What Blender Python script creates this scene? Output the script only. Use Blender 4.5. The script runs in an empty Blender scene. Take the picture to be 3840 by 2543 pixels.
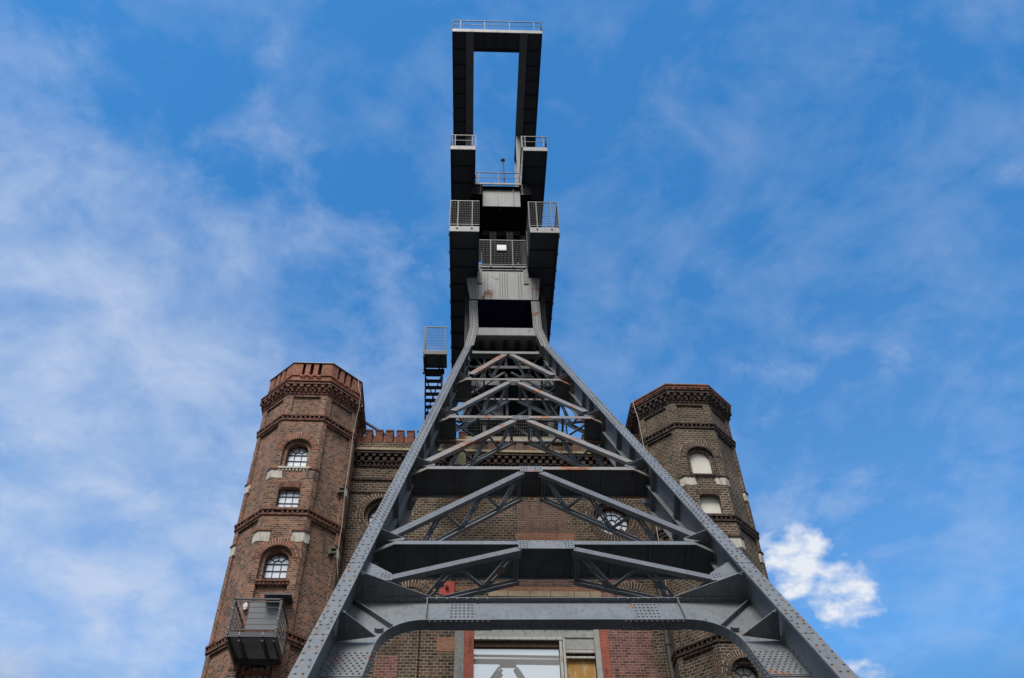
import bpy, bmesh, math, random
from mathutils import Vector, Matrix
R_ = math.radians
random.seed(7)
scene = bpy.context.scene
COL = scene.collection

# ------------------------------------------------------------------ camera
PITCH, ROLL, YAW = R_(45.56196), R_(-1.75929), R_(4.55012)
_F = Vector((math.sin(YAW)*math.cos(PITCH), math.cos(YAW)*math.cos(PITCH), math.sin(PITCH)))
_r = Vector((math.cos(YAW), -math.sin(YAW), 0)); _u = _r.cross(_F)
_R = _r*math.cos(ROLL)+_u*math.sin(ROLL); _U = -_r*math.sin(ROLL)+_u*math.cos(ROLL)
cd = bpy.data.cameras.new('camera'); cam = bpy.data.objects.new('camera', cd); COL.objects.link(cam)
cd.sensor_width = 36; cd.lens = 31.04; cd.clip_end = 3000; cd.clip_start = .05
m = Matrix((( _R.x, _U.x, -_F.x, 0), (_R.y, _U.y, -_F.y, 0), (_R.z, _U.z, -_F.z, 1.6), (0, 0, 0, 1)))
cam.matrix_world = m
scene.camera = cam
scene.render.resolution_x = 1024; scene.render.resolution_y = 678

# ------------------------------------------------------------------ exposure, world, sun
scene.view_settings.view_transform = 'Standard'; scene.view_settings.look = 'None'
scene.view_settings.exposure = 0.0; scene.view_settings.gamma = 1
SUN_AZ, SUN_EL = R_(200), R_(56)       # azimuth clockwise from +Y
world = bpy.data.worlds.new('World'); scene.world = world; world.use_nodes = True
def build_world():
    nt = world.node_tree; N = nt.nodes; L = nt.links; N.clear()
    def nd(t, **k):
        n = N.new(t)
        for a, b in k.items(): setattr(n, a, b)
        return n
    def mth(op, a, b=None, c=None, clamp=False):
        n = nd('ShaderNodeMath', operation=op); n.use_clamp = clamp
        for i, v in enumerate((a, b, c)):
            if v is None: continue
            if isinstance(v, (int, float)): n.inputs[i].default_value = v
            else: L.new(v, n.inputs[i])
        return n.outputs[0]
    tc = nd('ShaderNodeTexCoord'); D = tc.outputs['Generated']
    sky = nd('ShaderNodeTexSky', sky_type='NISHITA'); sky.sun_disc = False
    sky.sun_elevation = SUN_EL; sky.sun_rotation = SUN_AZ
    sky.air_density = 1.0; sky.dust_density = .6; sky.ozone_density = 1.6; sky.altitude = 60
    sep = nd('ShaderNodeSeparateXYZ'); L.new(D, sep.inputs[0]); X, Y, Z = sep.outputs
    den = mth('ADD', mth('MAXIMUM', Z, 0.0), .25)
    cmb = nd('ShaderNodeCombineXYZ'); L.new(mth('DIVIDE', X, den), cmb.inputs[0]); L.new(mth('DIVIDE', Y, den), cmb.inputs[1])
    P = cmb.outputs[0]
    def noise(scale, detail, rough, dist, vec=P, off=(0, 0, 0)):
        mp = nd('ShaderNodeMapping'); mp.inputs['Location'].default_value = off; L.new(vec, mp.inputs[0])
        n = nd('ShaderNodeTexNoise'); L.new(mp.outputs[0], n.inputs['Vector'])
        n.inputs['Scale'].default_value = scale; n.inputs['Detail'].default_value = detail
        n.inputs['Roughness'].default_value = rough; n.inputs['Distortion'].default_value = dist
        return n.outputs['Fac']
    def blob(d, r0, r1):            # 1 inside r0 degrees, 0 outside r1
        v = nd('ShaderNodeVectorMath', operation='DOT_PRODUCT'); L.new(D, v.inputs[0]); v.inputs[1].default_value = Vector(d).normalized()
        mr = nd('ShaderNodeMapRange'); mr.interpolation_type = 'SMOOTHSTEP'; L.new(v.outputs['Value'], mr.inputs['Value'])
        mr.inputs['From Min'].default_value = math.cos(R_(r1)); mr.inputs['From Max'].default_value = math.cos(R_(r0))
        return mr.outputs['Result']
    # thin high veil, thickest to the left and towards the horizon
    n1 = noise(3.2, 9, .58, .12); n2 = noise(9.0, 8, .60, .25, off=(3, 1, 0)); n3 = noise(5.5, 8, .6, .9, off=(7, 4, 0))
    cov = mth('MULTIPLY', blob((-.47, .72, .50), 4, 35), .235)
    cov = mth('ADD', cov, mth('MULTIPLY', blob((-.42, .57, .71), 0, 9), .05))
    cov = mth('ADD', cov, mth('MULTIPLY', mth('SUBTRACT', .56, Z, clamp=True), .10))
    nn = mth('ADD', mth('MULTIPLY', n1, .62), mth('MULTIPLY', n2, .38))
    va = mth('MULTIPLY', mth('SUBTRACT', mth('ADD', nn, cov), .56, clamp=True), 3.3, clamp=True)
    vb_ = mth('MULTIPLY', mth('SUBTRACT', mth('ADD', mth('MULTIPLY', n3, .5), mth('MULTIPLY', n2, .5)), .455, clamp=True), 2.4, clamp=True)
    vc = mth('ADD', .03, mth('MULTIPLY', mth('SUBTRACT', .76, Z, clamp=True), .42))
    veil = mth('ADD', mth('ADD', mth('MULTIPLY', va, .66), mth('MULTIPLY', vb_, .50)), vc, clamp=True)
    # small cumulus low on the right
    q = noise(17, 8, .55, .1, off=(1.3, .4, 0))
    cb = blob((.352, .800, .500), 0.0, 3.7)
    cb = mth('MAXIMUM', cb, mth('MULTIPLY', blob((.398, .797, .456), 0.0, 3.3), .97))
    cb = mth('MAXIMUM', cb, mth('MULTIPLY', blob((.402, .838, .378), 0.0, 2.8), .8))
    cum = mth('MULTIPLY', mth('SUBTRACT', mth('ADD', mth('MULTIPLY', cb, .66), mth('MULTIPLY', q, 1.15)), .95, clamp=True), 3.2, clamp=True)
    # broken bright clouds behind the camera
    back = mth('MULTIPLY', mth('SUBTRACT', 0.05, Y, clamp=True), 3.0, clamp=True)
    bk = mth('MULTIPLY', back, mth('MULTIPLY', mth('SUBTRACT', noise(2.0, 6, .5, .1, off=(5, 2, 0)), .12, clamp=True), 5.0, clamp=True))
    dens = mth('MAXIMUM', mth('MULTIPLY', veil, .88), mth('MAXIMUM', mth('MULTIPLY', cum, .95), mth('MULTIPLY', bk, .9)))
    tint = nd('ShaderNodeMixRGB', blend_type='MULTIPLY'); tint.inputs[0].default_value = 1
    L.new(sky.outputs[0], tint.inputs[1]); tint.inputs[2].default_value = SKY_TINT
    lowb = nd('ShaderNodeMapRange'); L.new(Z, lowb.inputs['Value']); lowb.inputs['From Min'].default_value = .20; lowb.inputs['From Max'].default_value = .41; lowb.inputs['To Min'].default_value = .10  # unseen low sky dimmed all round, added to keep steel undersides dark
    cc = nd('ShaderNodeMixRGB'); L.new(mth('MAXIMUM', cum, bk), cc.inputs[0]); cc.inputs[1].default_value = VEIL_COL; cc.inputs[2].default_value = CUM_COL
    mix = nd('ShaderNodeMixRGB'); L.new(dens, mix.inputs[0]); L.new(tint.outputs[0], mix.inputs[1]); L.new(cc.outputs[0], mix.inputs[2])
    mk = nd('ShaderNodeMixRGB', blend_type='MULTIPLY'); mk.inputs[0].default_value = 1; L.new(mix.outputs[0], mk.inputs[1]); L.new(lowb.outputs[0], mk.inputs[2])
    bg = nd('ShaderNodeBackground'); L.new(mk.outputs[0], bg.inputs['Color']); bg.inputs['Strength'].default_value = .15
    out = nd('ShaderNodeOutputWorld'); L.new(bg.outputs[0], out.inputs[0])
SKY_TINT = (.27, 1.08, 1.56, 1); VEIL_COL = (3.9, 4.5, 5.7, 1); CUM_COL = (5.5, 5.7, 6.1, 1)
build_world()
sl = bpy.data.lights.new('sun', 'SUN'); sun = bpy.data.objects.new('sun', sl); COL.objects.link(sun)
sl.energy = 3.0; sl.angle = R_(24); sl.color = (1, .96, .9)
_sd = Vector((math.sin(SUN_AZ)*math.cos(SUN_EL), math.cos(SUN_AZ)*math.cos(SUN_EL), math.sin(SUN_EL)))
sun.rotation_euler = _sd.to_track_quat('Z', 'Y').to_euler(); sun.location = _sd*60

# ------------------------------------------------------------------ materials
def new_mat(name):
    mt = bpy.data.materials.new(name); mt.use_nodes = True
    nt = mt.node_tree; b = nt.nodes['Principled BSDF']; return mt, nt, b
def ramp(nt, fac, stops):
    r = nt.nodes.new('ShaderNodeValToRGB'); e = r.color_ramp.elements
    while len(e) < len(stops): e.new(.5)
    for i, (p, c) in enumerate(stops):
        e[i].position = p; e[i].color = c if len(c) == 4 else (*c, 1)
    nt.links.new(fac, r.inputs[0]); return r.outputs[0]
def noise_n(nt, scale, detail=5, rough=.55, vec=None, sc=None, dist=0):
    n = nt.nodes.new('ShaderNodeTexNoise'); n.inputs['Scale'].default_value = scale; n.inputs['Detail'].default_value = detail
    n.inputs['Roughness'].default_value = rough; n.inputs['Distortion'].default_value = dist
    if vec is None:
        tc = nt.nodes.new('ShaderNodeTexCoord'); vec = tc.outputs['Object']
    if sc:
        mp = nt.nodes.new('ShaderNodeMapping'); mp.inputs['Scale'].default_value = sc; nt.links.new(vec, mp.inputs[0]); vec = mp.outputs[0]
    nt.links.new(vec, n.inputs['Vector']); return n.outputs['Fac']
def mixc(nt, fac, a, b, mode='MIX'):
    n = nt.nodes.new('ShaderNodeMixRGB'); n.blend_type = mode
    for i, v in enumerate((fac, a, b)):
        if hasattr(v, 'links') or hasattr(v, 'is_linked'): nt.links.new(v, n.inputs[i])
        elif isinstance(v, (int, float)): n.inputs[i].default_value = v
        else: n.inputs[i].default_value = v if len(v) == 4 else (*v, 1)
    return n.outputs[0]
def mathn(nt, op, a, b, clamp=False):
    n = nt.nodes.new('ShaderNodeMath'); n.operation = op; n.use_clamp = clamp
    for i, v in enumerate((a, b)):
        if isinstance(v, (int, float)): n.inputs[i].default_value = v
        else: nt.links.new(v, n.inputs[i])
    return n.outputs[0]
def bump(nt, b, h, strength, dist):
    n = nt.nodes.new('ShaderNodeBump'); n.inputs['Strength'].default_value = strength; n.inputs['Distance'].default_value = dist
    nt.links.new(h, n.inputs['Height']); nt.links.new(n.outputs[0], b.inputs['Normal'])

def steel(name, base, rust=0.0, rough=.48, var=.18):
    mt, nt, b = new_mat(name)
    n1 = noise_n(nt, 1.7, 6, .6); n2 = noise_n(nt, 22, 4, .6)
    c = ramp(nt, n1, [(.3, [x*(1-var) for x in base]), (.7, [x*(1+var) for x in base])])
    c = mixc(nt, .25, c, ramp(nt, n2, [(.35, [x*.8 for x in base]), (.65, [x*1.2 for x in base])]))
    st = noise_n(nt, 3.0, 4, .5, sc=(4, 4, .35))      # faint vertical water stains
    c = mixc(nt, mathn(nt, 'MULTIPLY', ramp_f(nt, st, .50, .72), .5), c, [x*.45 for x in base])
    st2 = noise_n(nt, 2.1, 6, .65, sc=(5, 5, .5))
    c = mixc(nt, mathn(nt, 'MULTIPLY', ramp_f(nt, st2, .56, .74), .30), c, [min(1, x*1.5) for x in base])
    if rust > .5:
        w2 = noise_n(nt, .8, 6, .65, dist=.5); c = mixc(nt, mathn(nt, 'MULTIPLY', ramp_f(nt, w2, .44, .60), .55), c, (.34, .26, .19))
    if rust > 0:
        r1 = noise_n(nt, 1.15, 7, .68, dist=.6); r2 = noise_n(nt, 14, 5, .7)
        f = mathn(nt, 'ADD', mathn(nt, 'MULTIPLY', r1, .8), mathn(nt, 'MULTIPLY', r2, .2))
        f = ramp_f(nt, f, .63-.16*rust, .665-.15*rust)
        rc = ramp(nt, noise_n(nt, 9, 5, .7), [(.35, (.14, .045, .018)), (.6, (.38, .13, .045)), (.8, (.48, .24, .11))])
        c = mixc(nt, mathn(nt, 'MULTIPLY', f, .92), c, rc)
        rr = mathn(nt, 'ADD', mathn(nt, 'MULTIPLY', f, .4), rough, clamp=True); nt.links.new(rr, b.inputs['Roughness'])
    else: b.inputs['Roughness'].default_value = rough
    nt.links.new(c, b.inputs['Base Color']); b.inputs['Metallic'].default_value = 0.0
    bump(nt, b, n2, .12, .004)
    return mt
def ramp_f(nt, fac, a, b):
    n = nt.nodes.new('ShaderNodeMapRange'); nt.links.new(fac, n.inputs['Value'])
    n.inputs['From Min'].default_value = a; n.inputs['From Max'].default_value = b; return n.outputs['Result']

def brick(name, c1, c2, mortar, soot=(.5, 1.1), patch=None, patch_t=.64, bw=.135, rh=.0735, ms=.010, third=None):
    mt, nt, b = new_mat(name)
    uv = nt.nodes.new('ShaderNodeUVMap'); uv.uv_map = 'UVMap'
    wob = nt.nodes.new('ShaderNodeTexNoise'); wob.inputs['Scale'].default_value = 9; nt.links.new(uv.outputs[0], wob.inputs['Vector'])
    sub = nt.nodes.new('ShaderNodeVectorMath'); sub.operation = 'SUBTRACT'; nt.links.new(wob.outputs['Color'], sub.inputs[0]); sub.inputs[1].default_value = (.5, .5, .5)
    scl = nt.nodes.new('ShaderNodeVectorMath'); scl.operation = 'SCALE'; nt.links.new(sub.outputs[0], scl.inputs[0]); scl.inputs['Scale'].default_value = .016
    add = nt.nodes.new('ShaderNodeVectorMath'); add.operation = 'ADD'; nt.links.new(uv.outputs[0], add.inputs[0]); nt.links.new(scl.outputs[0], add.inputs[1])
    bt = nt.nodes.new('ShaderNodeTexBrick'); nt.links.new(add.outputs[0], bt.inputs['Vector'])
    bt.offset = .5; bt.inputs['Scale'].default_value = 1; bt.inputs['Brick Width'].default_value = bw; bt.inputs['Row Height'].default_value = rh
    bt.inputs['Mortar Size'].default_value = ms; bt.inputs['Mortar Smooth'].default_value = .3; bt.inputs['Bias'].default_value = -.1
    bt.inputs['Color1'].default_value = (0, 0, 0, 1); bt.inputs['Color2'].default_value = (1, 1, 1, 1); bt.inputs['Mortar'].default_value = (.5, .5, .5, 1)
    mid = third or [(x+y)/2 for x, y in zip(c1, c2)]
    c = ramp(nt, bt.outputs['Color'], [(.05, c1), (.45, mid), (.95, c2)])
    if patch:
        pn = noise_n(nt, 1.6, 3, .5, vec=uv.outputs[0], sc=(1, 1.6, 1))
        pn = mathn(nt, 'ADD', mathn(nt, 'MULTIPLY', pn, .85), mathn(nt, 'MULTIPLY', bt.outputs['Color'], .15))
        c = mixc(nt, mathn(nt, 'MULTIPLY', ramp_f(nt, pn, patch_t, patch_t+.05), .8), c, patch)
    mc = ramp(nt, noise_n(nt, 3, 5, .6, vec=uv.outputs[0]), [(.3, [x*.55 for x in mortar]), (.62, mortar)])
    mf = bt.outputs['Fac']
    c = mixc(nt, mf, c, mc)
    sn = noise_n(nt, .75, 6, .6, vec=uv.outputs[0], sc=(1, .7, 1))
    sf = ramp(nt, sn, [(.32, [soot[0]]*3), (.68, [soot[1]]*3)])
    c = mixc(nt, 1.0, c, sf, 'MULTIPLY')
    dk = noise_n(nt, 2.4, 7, .68, vec=uv.outputs[0], sc=(2.2, .42, 1))
    c = mixc(nt, mathn(nt, 'MULTIPLY', ramp_f(nt, dk, .54, .66), .55), c, (.022, .018, .015))
    wh = noise_n(nt, 1.9, 7, .7, vec=uv.outputs[0], sc=(1.2, .8, 1), dist=.5)
    c = mixc(nt, mathn(nt, 'MULTIPLY', ramp_f(nt, wh, .62, .72), .22), c, (.5, .46, .38))
    nt.links.new(c, b.inputs['Base Color']); b.inputs['Roughness'].default_value = .92
    inv = mathn(nt, 'SUBTRACT', 1.0, mf)
    h = mathn(nt, 'ADD', inv, mathn(nt, 'MULTIPLY', noise_n(nt, 60, 3, .6, vec=uv.outputs[0]), .35))
    bump(nt, b, h, .8, .010)
    return mt
def voussoir_mat(name, cols):
    mt, nt, b = new_mat(name)
    at = nt.nodes.new('ShaderNodeAttribute'); at.attribute_name = 'rnd'
    c = ramp(nt, at.outputs['Fac'], [(i/(len(cols)-1), k) for i, k in enumerate(cols)])
    c = mixc(nt, 1.0, c, ramp(nt, noise_n(nt, 30, 4), [(.3, (.7,)*3), (.7, (1.15,)*3)]), 'MULTIPLY')
    nt.links.new(c, b.inputs['Base Color']); b.inputs['Roughness'].default_value = .9; return mt
def plain(name, col, rough=.8, var=.2, scale=6, metal=0, dark=None, dark_t=.6):
    mt, nt, b = new_mat(name)
    c = ramp(nt, noise_n(nt, scale, 6, .6), [(.3, [x*(1-var) for x in col]), (.7, [min(1, x*(1+var)) for x in col])])
    if dark: c = mixc(nt, mathn(nt, 'MULTIPLY', ramp_f(nt, noise_n(nt, scale*.5, 7, .7, sc=(1.5, 1.5, .5)), dark_t-.06, dark_t+.06), .85), c, dark)
    nt.links.new(c, b.inputs['Base Color']); b.inputs['Roughness'].default_value = rough; b.inputs['Metallic'].default_value = metal
    return mt

M = {}
M['steel'] = steel('painted_steel', (.15, .153, .156), .22)
M['steel_leg'] = steel('painted_steel_leg', (.172, .185, .194), .2)
M['steel_rusty'] = steel('rusting_painted_steel', (.21, .21, .205), .60)
M['steel_head'] = steel('painted_steel_head', (.235, .232, .226), .18, var=.12)
M['steel_dark'] = steel('dark_shaded_steel', (.045, .05, .056), .0)  # dark steel; shade of undersides and inner parts also put into its colour
M['steel_web_shaded'] = steel('shaded_web_steel', (.11, .115, .12), 0, var=.25)  # darker copy of the steel; underside shade of the webs painted in
M['rust'] = plain('rust_stain', (.24, .14, .085), .9, .4, 30)
M['galv'] = plain('galvanised_steel', (.095, .096, .098), .5, .15, 12, .1)
M['mesh'] = plain('grey_mesh_wire', (.042, .043, .046), .55, .1, 12, .1)
M['balc'] = plain('grey_powder_coat', (.075, .078, .085), .42, .1, 8)
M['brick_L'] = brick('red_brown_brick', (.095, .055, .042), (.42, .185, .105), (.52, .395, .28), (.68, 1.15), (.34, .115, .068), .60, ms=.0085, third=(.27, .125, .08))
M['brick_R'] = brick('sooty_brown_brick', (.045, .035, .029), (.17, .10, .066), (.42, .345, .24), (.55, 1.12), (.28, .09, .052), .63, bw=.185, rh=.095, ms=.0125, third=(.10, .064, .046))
M['brick_F'] = brick('brown_facade_brick', (.04, .030, .024), (.19, .11, .07), (.47, .37, .255), (.52, 1.08), (.25, .11, .06), .68, bw=.20, rh=.098, ms=.0115, third=(.10, .062, .043))
M['brick_infill'] = brick('purple_infill_brick', (.11, .062, .048), (.20, .10, .07), (.30, .24, .18), (.8, 1.1), None, bw=.2, rh=.085, ms=.010)
M['brick_pink'] = brick('pinkish_red_brick', (.14, .055, .045), (.33, .135, .105), (.50, .37, .30), (.8, 1.1), (.17, .075, .06), .58, bw=.2, rh=.085, ms=.009)
M['brick_red'] = brick('bright_red_brick', (.38, .085, .055), (.46, .12, .075), (.50, .25, .19), (.85, 1.1), None, ms=.006)
M['brick_orange'] = brick('orange_repair_brick', (.33, .13, .07), (.42, .18, .10), (.42, .30, .2), (.75, 1.1), None)
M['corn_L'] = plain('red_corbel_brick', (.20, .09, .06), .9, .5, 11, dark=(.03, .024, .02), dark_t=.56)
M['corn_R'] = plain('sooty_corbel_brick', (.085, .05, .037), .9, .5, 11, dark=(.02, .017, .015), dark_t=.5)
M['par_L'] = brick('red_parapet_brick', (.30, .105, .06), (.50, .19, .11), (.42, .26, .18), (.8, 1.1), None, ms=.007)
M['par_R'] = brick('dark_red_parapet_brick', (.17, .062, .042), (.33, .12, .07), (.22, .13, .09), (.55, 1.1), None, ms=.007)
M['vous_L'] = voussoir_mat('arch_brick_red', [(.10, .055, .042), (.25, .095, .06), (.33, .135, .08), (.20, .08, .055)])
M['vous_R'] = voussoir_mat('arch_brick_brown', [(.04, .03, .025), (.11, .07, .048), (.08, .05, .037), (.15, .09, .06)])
M['mortar'] = plain('lime_mortar', (.60, .48, .34), .95, .2, 20)
M['whitestone'] = plain('pale_render_patch', (.60, .555, .47), .95, .14, 9, dark=(.30, .24, .17), dark_t=.57)
M['brownstone'] = plain('weathered_brown_patch', (.26, .19, .14), .95, .35, 9, dark=(.08, .06, .05), dark_t=.55)
M['cream'] = plain('cream_panel', (.76, .72, .64), .7, .05, 3)
M['sand'] = plain('sandstone', (.40, .32, .2), .9, .2, 7, dark=(.15, .12, .08), dark_t=.62)
M['concrete'] = plain('grey_concrete', (.27, .265, .245), .9, .2, 8, dark=(.12, .115, .1), dark_t=.64)
M['palegrey'] = plain('stained_pale_panel', (.42, .42, .39), .8, .15, 5, dark=(.22, .2, .15), dark_t=.62)
M['whiteframe'] = plain('peeling_white_paint', (.62, .60, .54), .7, .12, 14, dark=(.26, .13, .05), dark_t=.58)
M['rustpanel'] = plain('rust_streaked_panel', (.62, .46, .22), .7, .25, 5, dark=(.50, .235, .03), dark_t=.44)
M['rustbeam'] = plain('dark_rusty_beam', (.10, .055, .03), .8, .4, 8)
M['redpaint'] = plain('red_painted_plate', (.50, .045, .03), .6, .12, 8)
M['wood'] = plain('weathered_timber', (.13, .125, .095), .9, .3, 14)
M['pipe'] = plain('grey_downpipe', (.10, .095, .09), .6, .3, 9)
M['wframe'] = plain('dark_window_frame', (.035, .04, .045), .5, .2, 20)
M['cable'] = plain('pale_rope_cable', (.5, .44, .36), .9, .1, 20)
M['lamp'] = plain('white_plastic', (.8, .8, .82), .35, .03, 5)
M['door'] = plain('grey_sheet_door', (.20, .205, .215), .5, .06, 4)
M['white'] = plain('white_sign_plate', (.85, .85, .85), .5, .02, 5)
M['black'] = plain('shaded_black_steel', (.010, .010, .011), .8, .2, 6); M['black'].node_tree.nodes['Principled BSDF'].inputs['Specular IOR Level'].default_value = .1  # near-black colour stands in for deep shade inside head and guide tower
M['asphalt'] = plain('asphalt', (.038, .038, .038), .95, .3, 3)
M['roof'] = plain('roof_felt', (.07, .07, .07), .9, .2, 3)
M['flash'] = plain('zinc_flashing', (.30, .31, .32), .5, .05, 5, .7)
def glass_mat():
    mt, nt, b = new_mat('window_glass'); b.inputs['Base Color'].default_value = (.84, .86, .87, 1); b.inputs['Metallic'].default_value = .3
    b.inputs['Roughness'].default_value = .18; b.inputs['IOR'].default_value = 1.6; b.inputs['Coat Weight'].default_value = 1; b.inputs['Coat Roughness'].default_value = .03
    bump(nt, b, noise_n(nt, 2.2, 2), .05, .02); return mt
M['glass'] = glass_mat()
def mirror_mat():
    mt, nt, b = new_mat('reflective_shop_glass'); b.inputs['Base Color'].default_value = (.80, .815, .79, 1)
    b.inputs['Metallic'].default_value = .6; b.inputs['Roughness'].default_value = .02
    return mt
M['mirror'] = mirror_mat()

# ------------------------------------------------------------------ mesh builder
IDENT = lambda x, y, z: Vector((x, y, z))
class MB:
    def __init__(s, xf=IDENT): s.v = []; s.f = []; s.r = []; s.xf = xf
    def P(s, p): return s.xf(*p)
    def add(s, vs, fs, world=False):
        b = len(s.v); s.v += [Vector(p) if world else s.xf(*p) for p in vs]; r = random.random()
        for f in fs: s.f.append([b+i for i in f]); s.r.append(r)
        return s
    def poly(s, pts): return s.add(pts, [list(range(len(pts)))])
    def prism(s, pts, vec):          # polygon extruded by vec, local coords
        n = len(pts); q = [tuple(a+b for a, b in zip(p, vec)) for p in pts]
        fs = [list(range(n))[::-1], list(range(n, 2*n))]+[[i, (i+1) % n, n+(i+1) % n, n+i] for i in range(n)]
        return s.add(list(pts)+q, fs)
    def box(s, x0, x1, y0, y1, z0, z1):
        return s.prism([(x0, y0, z0), (x1, y0, z0), (x1, y1, z0), (x0, y1, z0)], (0, 0, z1-z0))
    def loft(s, A, B):
        n = len(A); fs = [list(range(n))[::-1], list(range(n, 2*n))]+[[i, (i+1) % n, n+(i+1) % n, n+i] for i in range(n)]
        return s.add(list(A)+list(B), fs)
    def bar(s, p0, p1, w, h, up=(0, 0, 1), world=False):   # rectangular bar; w across, h along 'up'
        a = Vector(p0) if world else s.P(p0); c = Vector(p1) if world else s.P(p1)
        if not world: u = (s.P([x+y for x, y in zip(p0, up)])-a)
        else: u = Vector(up)
        d = (c-a).normalized(); sd = d.cross(u)
        if sd.length < 1e-5: sd = d.cross(Vector((1, 0, 0)))
        sd.normalize(); uu = sd.cross(d).normalized()
        q = [sd*(w/2*i)+uu*(h/2*j) for i, j in ((-1, -1), (1, -1), (1, 1), (-1, 1))]
        return s.add([a+x for x in q]+[c+x for x in q], [[3, 2, 1, 0], [4, 5, 6, 7], [0, 1, 5, 4], [1, 2, 6, 5], [2, 3, 7, 6], [3, 0, 4, 7]], True)
    def tube(s, pts, r, n=8, world=False):
        P = [Vector(p) if world else s.P(p) for p in pts]
        for a, c in zip(P[:-1], P[1:]):
            d = (c-a).normalized(); x = d.orthogonal().normalized(); y = d.cross(x)
            A = [a+(x*math.cos(t)+y*math.sin(t))*r for t in [2*math.pi*i/n for i in range(n)]]
            B = [p+(c-a) for p in A]
            fs = [list(range(n))[::-1], list(range(n, 2*n))]+[[i, (i+1) % n, n+(i+1) % n, n+i] for i in range(n)]
            s.add(A+B, fs, True)
        return s
    def rivet(s, p, nrm, r=.02, h=.014):
        r *= 1.15; h *= 1.6
        p = s.P(p); nrm = Vector(nrm).normalized(); x = nrm.orthogonal().normalized(); y = nrm.cross(x); n = 6
        vs = [p+(x*math.cos(t)+y*math.sin(t))*r for t in [math.pi/3*i for i in range(n)]]
        vs += [p+nrm*h*.75+(x*math.cos(t)+y*math.sin(t))*r*.65 for t in [math.pi/3*i for i in range(n)]]
        vs.append(p+nrm*h)
        s.add(vs, [[i, (i+1) % n, n+(i+1) % n, n+i] for i in range(n)]+[[n+i, n+(i+1) % n, 2*n] for i in range(n)], True)
    def build(s, name, mat, parent=None):
        o0 = ORG.get(parent.name, Vector()) if parent else Vector()
        bm = bmesh.new(); vs = [bm.verts.new(p-o0) for p in s.v]
        lay = bm.faces.layers.float.new('rnd'); uvl = bm.loops.layers.uv.new('UVMap')
        for f, r in zip(s.f, s.r):
            try: fc = bm.faces.new([vs[i] for i in f]); fc[lay] = r
            except ValueError: pass
        bmesh.ops.recalc_face_normals(bm, faces=bm.faces)
        for fc in bm.faces:
            n = fc.normal
            if abs(n.z) < .75:
                t = Vector((-n.y, n.x, 0)).normalized()
                for l in fc.loops: p = l.vert.co+o0; l[uvl].uv = (p.dot(t)+n.x*7.3, p.z)
            else:
                for l in fc.loops: p = l.vert.co+o0; l[uvl].uv = (p.x, p.y)
        me = bpy.data.meshes.new(name); bm.to_mesh(me); bm.free(); me.materials.append(mat)
        ob = bpy.data.objects.new(name, me); COL.objects.link(ob)
        if parent: ob.parent = parent; ORG[ob.name] = o0
        return ob
ORG = {}
def thing(name, label, cat, loc, group=None):
    o = bpy.data.objects.new(name, None); COL.objects.link(o); o.location = loc; o.empty_display_size = .3
    o['label'] = label; o['category'] = cat; ORG[o.name] = Vector(loc)
    if group: o['group'] = group
    return o
def tag(o, label, cat, group=None):
    o['label'] = label; o['category'] = cat
    if group: o['group'] = group
    return o
def struct(o): o['kind'] = 'structure'; return o

# ------------------------------------------------------------------ ground
g = MB(); g.add([(-600, -600, 0), (600, -600, 0), (600, 600, 0), (-600, 600, 0)], [[0, 1, 2, 3]])
struct(g.build('ground', M['asphalt']))

# ------------------------------------------------------------------ wall helpers
class Fr:                                   # flat wall frame: u along wall, z up, dep inward
    def __init__(s, p0, ex, n): s.p0 = Vector(p0); s.ex = Vector(ex); s.n = Vector(n)
    def __call__(s, u, z, dep=0): return s.p0+s.ex*u+Vector((0, 0, z))-s.n*dep
def outline(op, nseg=14):
    t = op['t']; L_, Rr = [], []
    if t == 'rect':
        return [(op['u0'], op['z0']), (op['u0'], op['z1'])], [(op['u1'], op['z0']), (op['u1'], op['z1'])]
    if t == 'arch':                        # z1 = springing, rise = rs
        u0, u1, rs = op['u0'], op['u1'], op.get('rs', (op['u1']-op['u0'])/2); c = (u0+u1)/2; w = (u1-u0)/2
        L_ = [(u0, op['z0'])]+[(c-w*math.cos(a), op['z1']+rs*math.sin(a)) for a in [math.pi/2*i/nseg for i in range(nseg+1)]]
        return L_, [(2*c-x, z) for x, z in L_]
    if t == 'circ':
        c, z, r = op['c'], op['z'], op['r']
        L_ = [(c-r*math.sin(a), z-r*math.cos(a)) for a in [math.pi*i/(2*nseg) for i in range(2*nseg+1)]]
        return L_, [(2*c-x, y) for x, y in L_]
def wall_col(mb, fr, ua, ub, za, zb, ops, dep=0):
    z = za
    def rect(z0, z1):
        if z1-z0 > 1e-4: mb.add([fr(ua, z0, dep), fr(ub, z0, dep), fr(ub, z1, dep), fr(ua, z1, dep)], [[0, 1, 2, 3]], True)
    for op in sorted(ops, key=lambda o: outline(o)[0][0][1]):
        Lb, Rb = outline(op); zt = Lb[-1][1]; z0 = Lb[0][1]
        rect(z, z0)
        if Lb[0][0]-ua > 1e-3 or op['t'] == 'circ':
            P = [(ua, z0)]+Lb+[(ua, zt)]; mb.add([fr(u, q, dep) for u, q in P], [list(range(len(P)))], True)
            P = [(ub, z0)]+Rb+[(ub, zt)]; mb.add([fr(u, q, dep) for u, q in P], [list(range(len(P)))[::-1]], True)
        z = zt
    rect(z, zb)
def loop_of(op):
    Lb, Rb = outline(op); P = Lb+Rb[::-1]; Q = []
    for p in P:
        if not Q or (abs(p[0]-Q[-1][0])+abs(p[1]-Q[-1][1])) > 1e-5: Q.append(p)
    if abs(Q[0][0]-Q[-1][0])+abs(Q[0][1]-Q[-1][1]) < 1e-5: Q.pop()
    return Q
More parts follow.
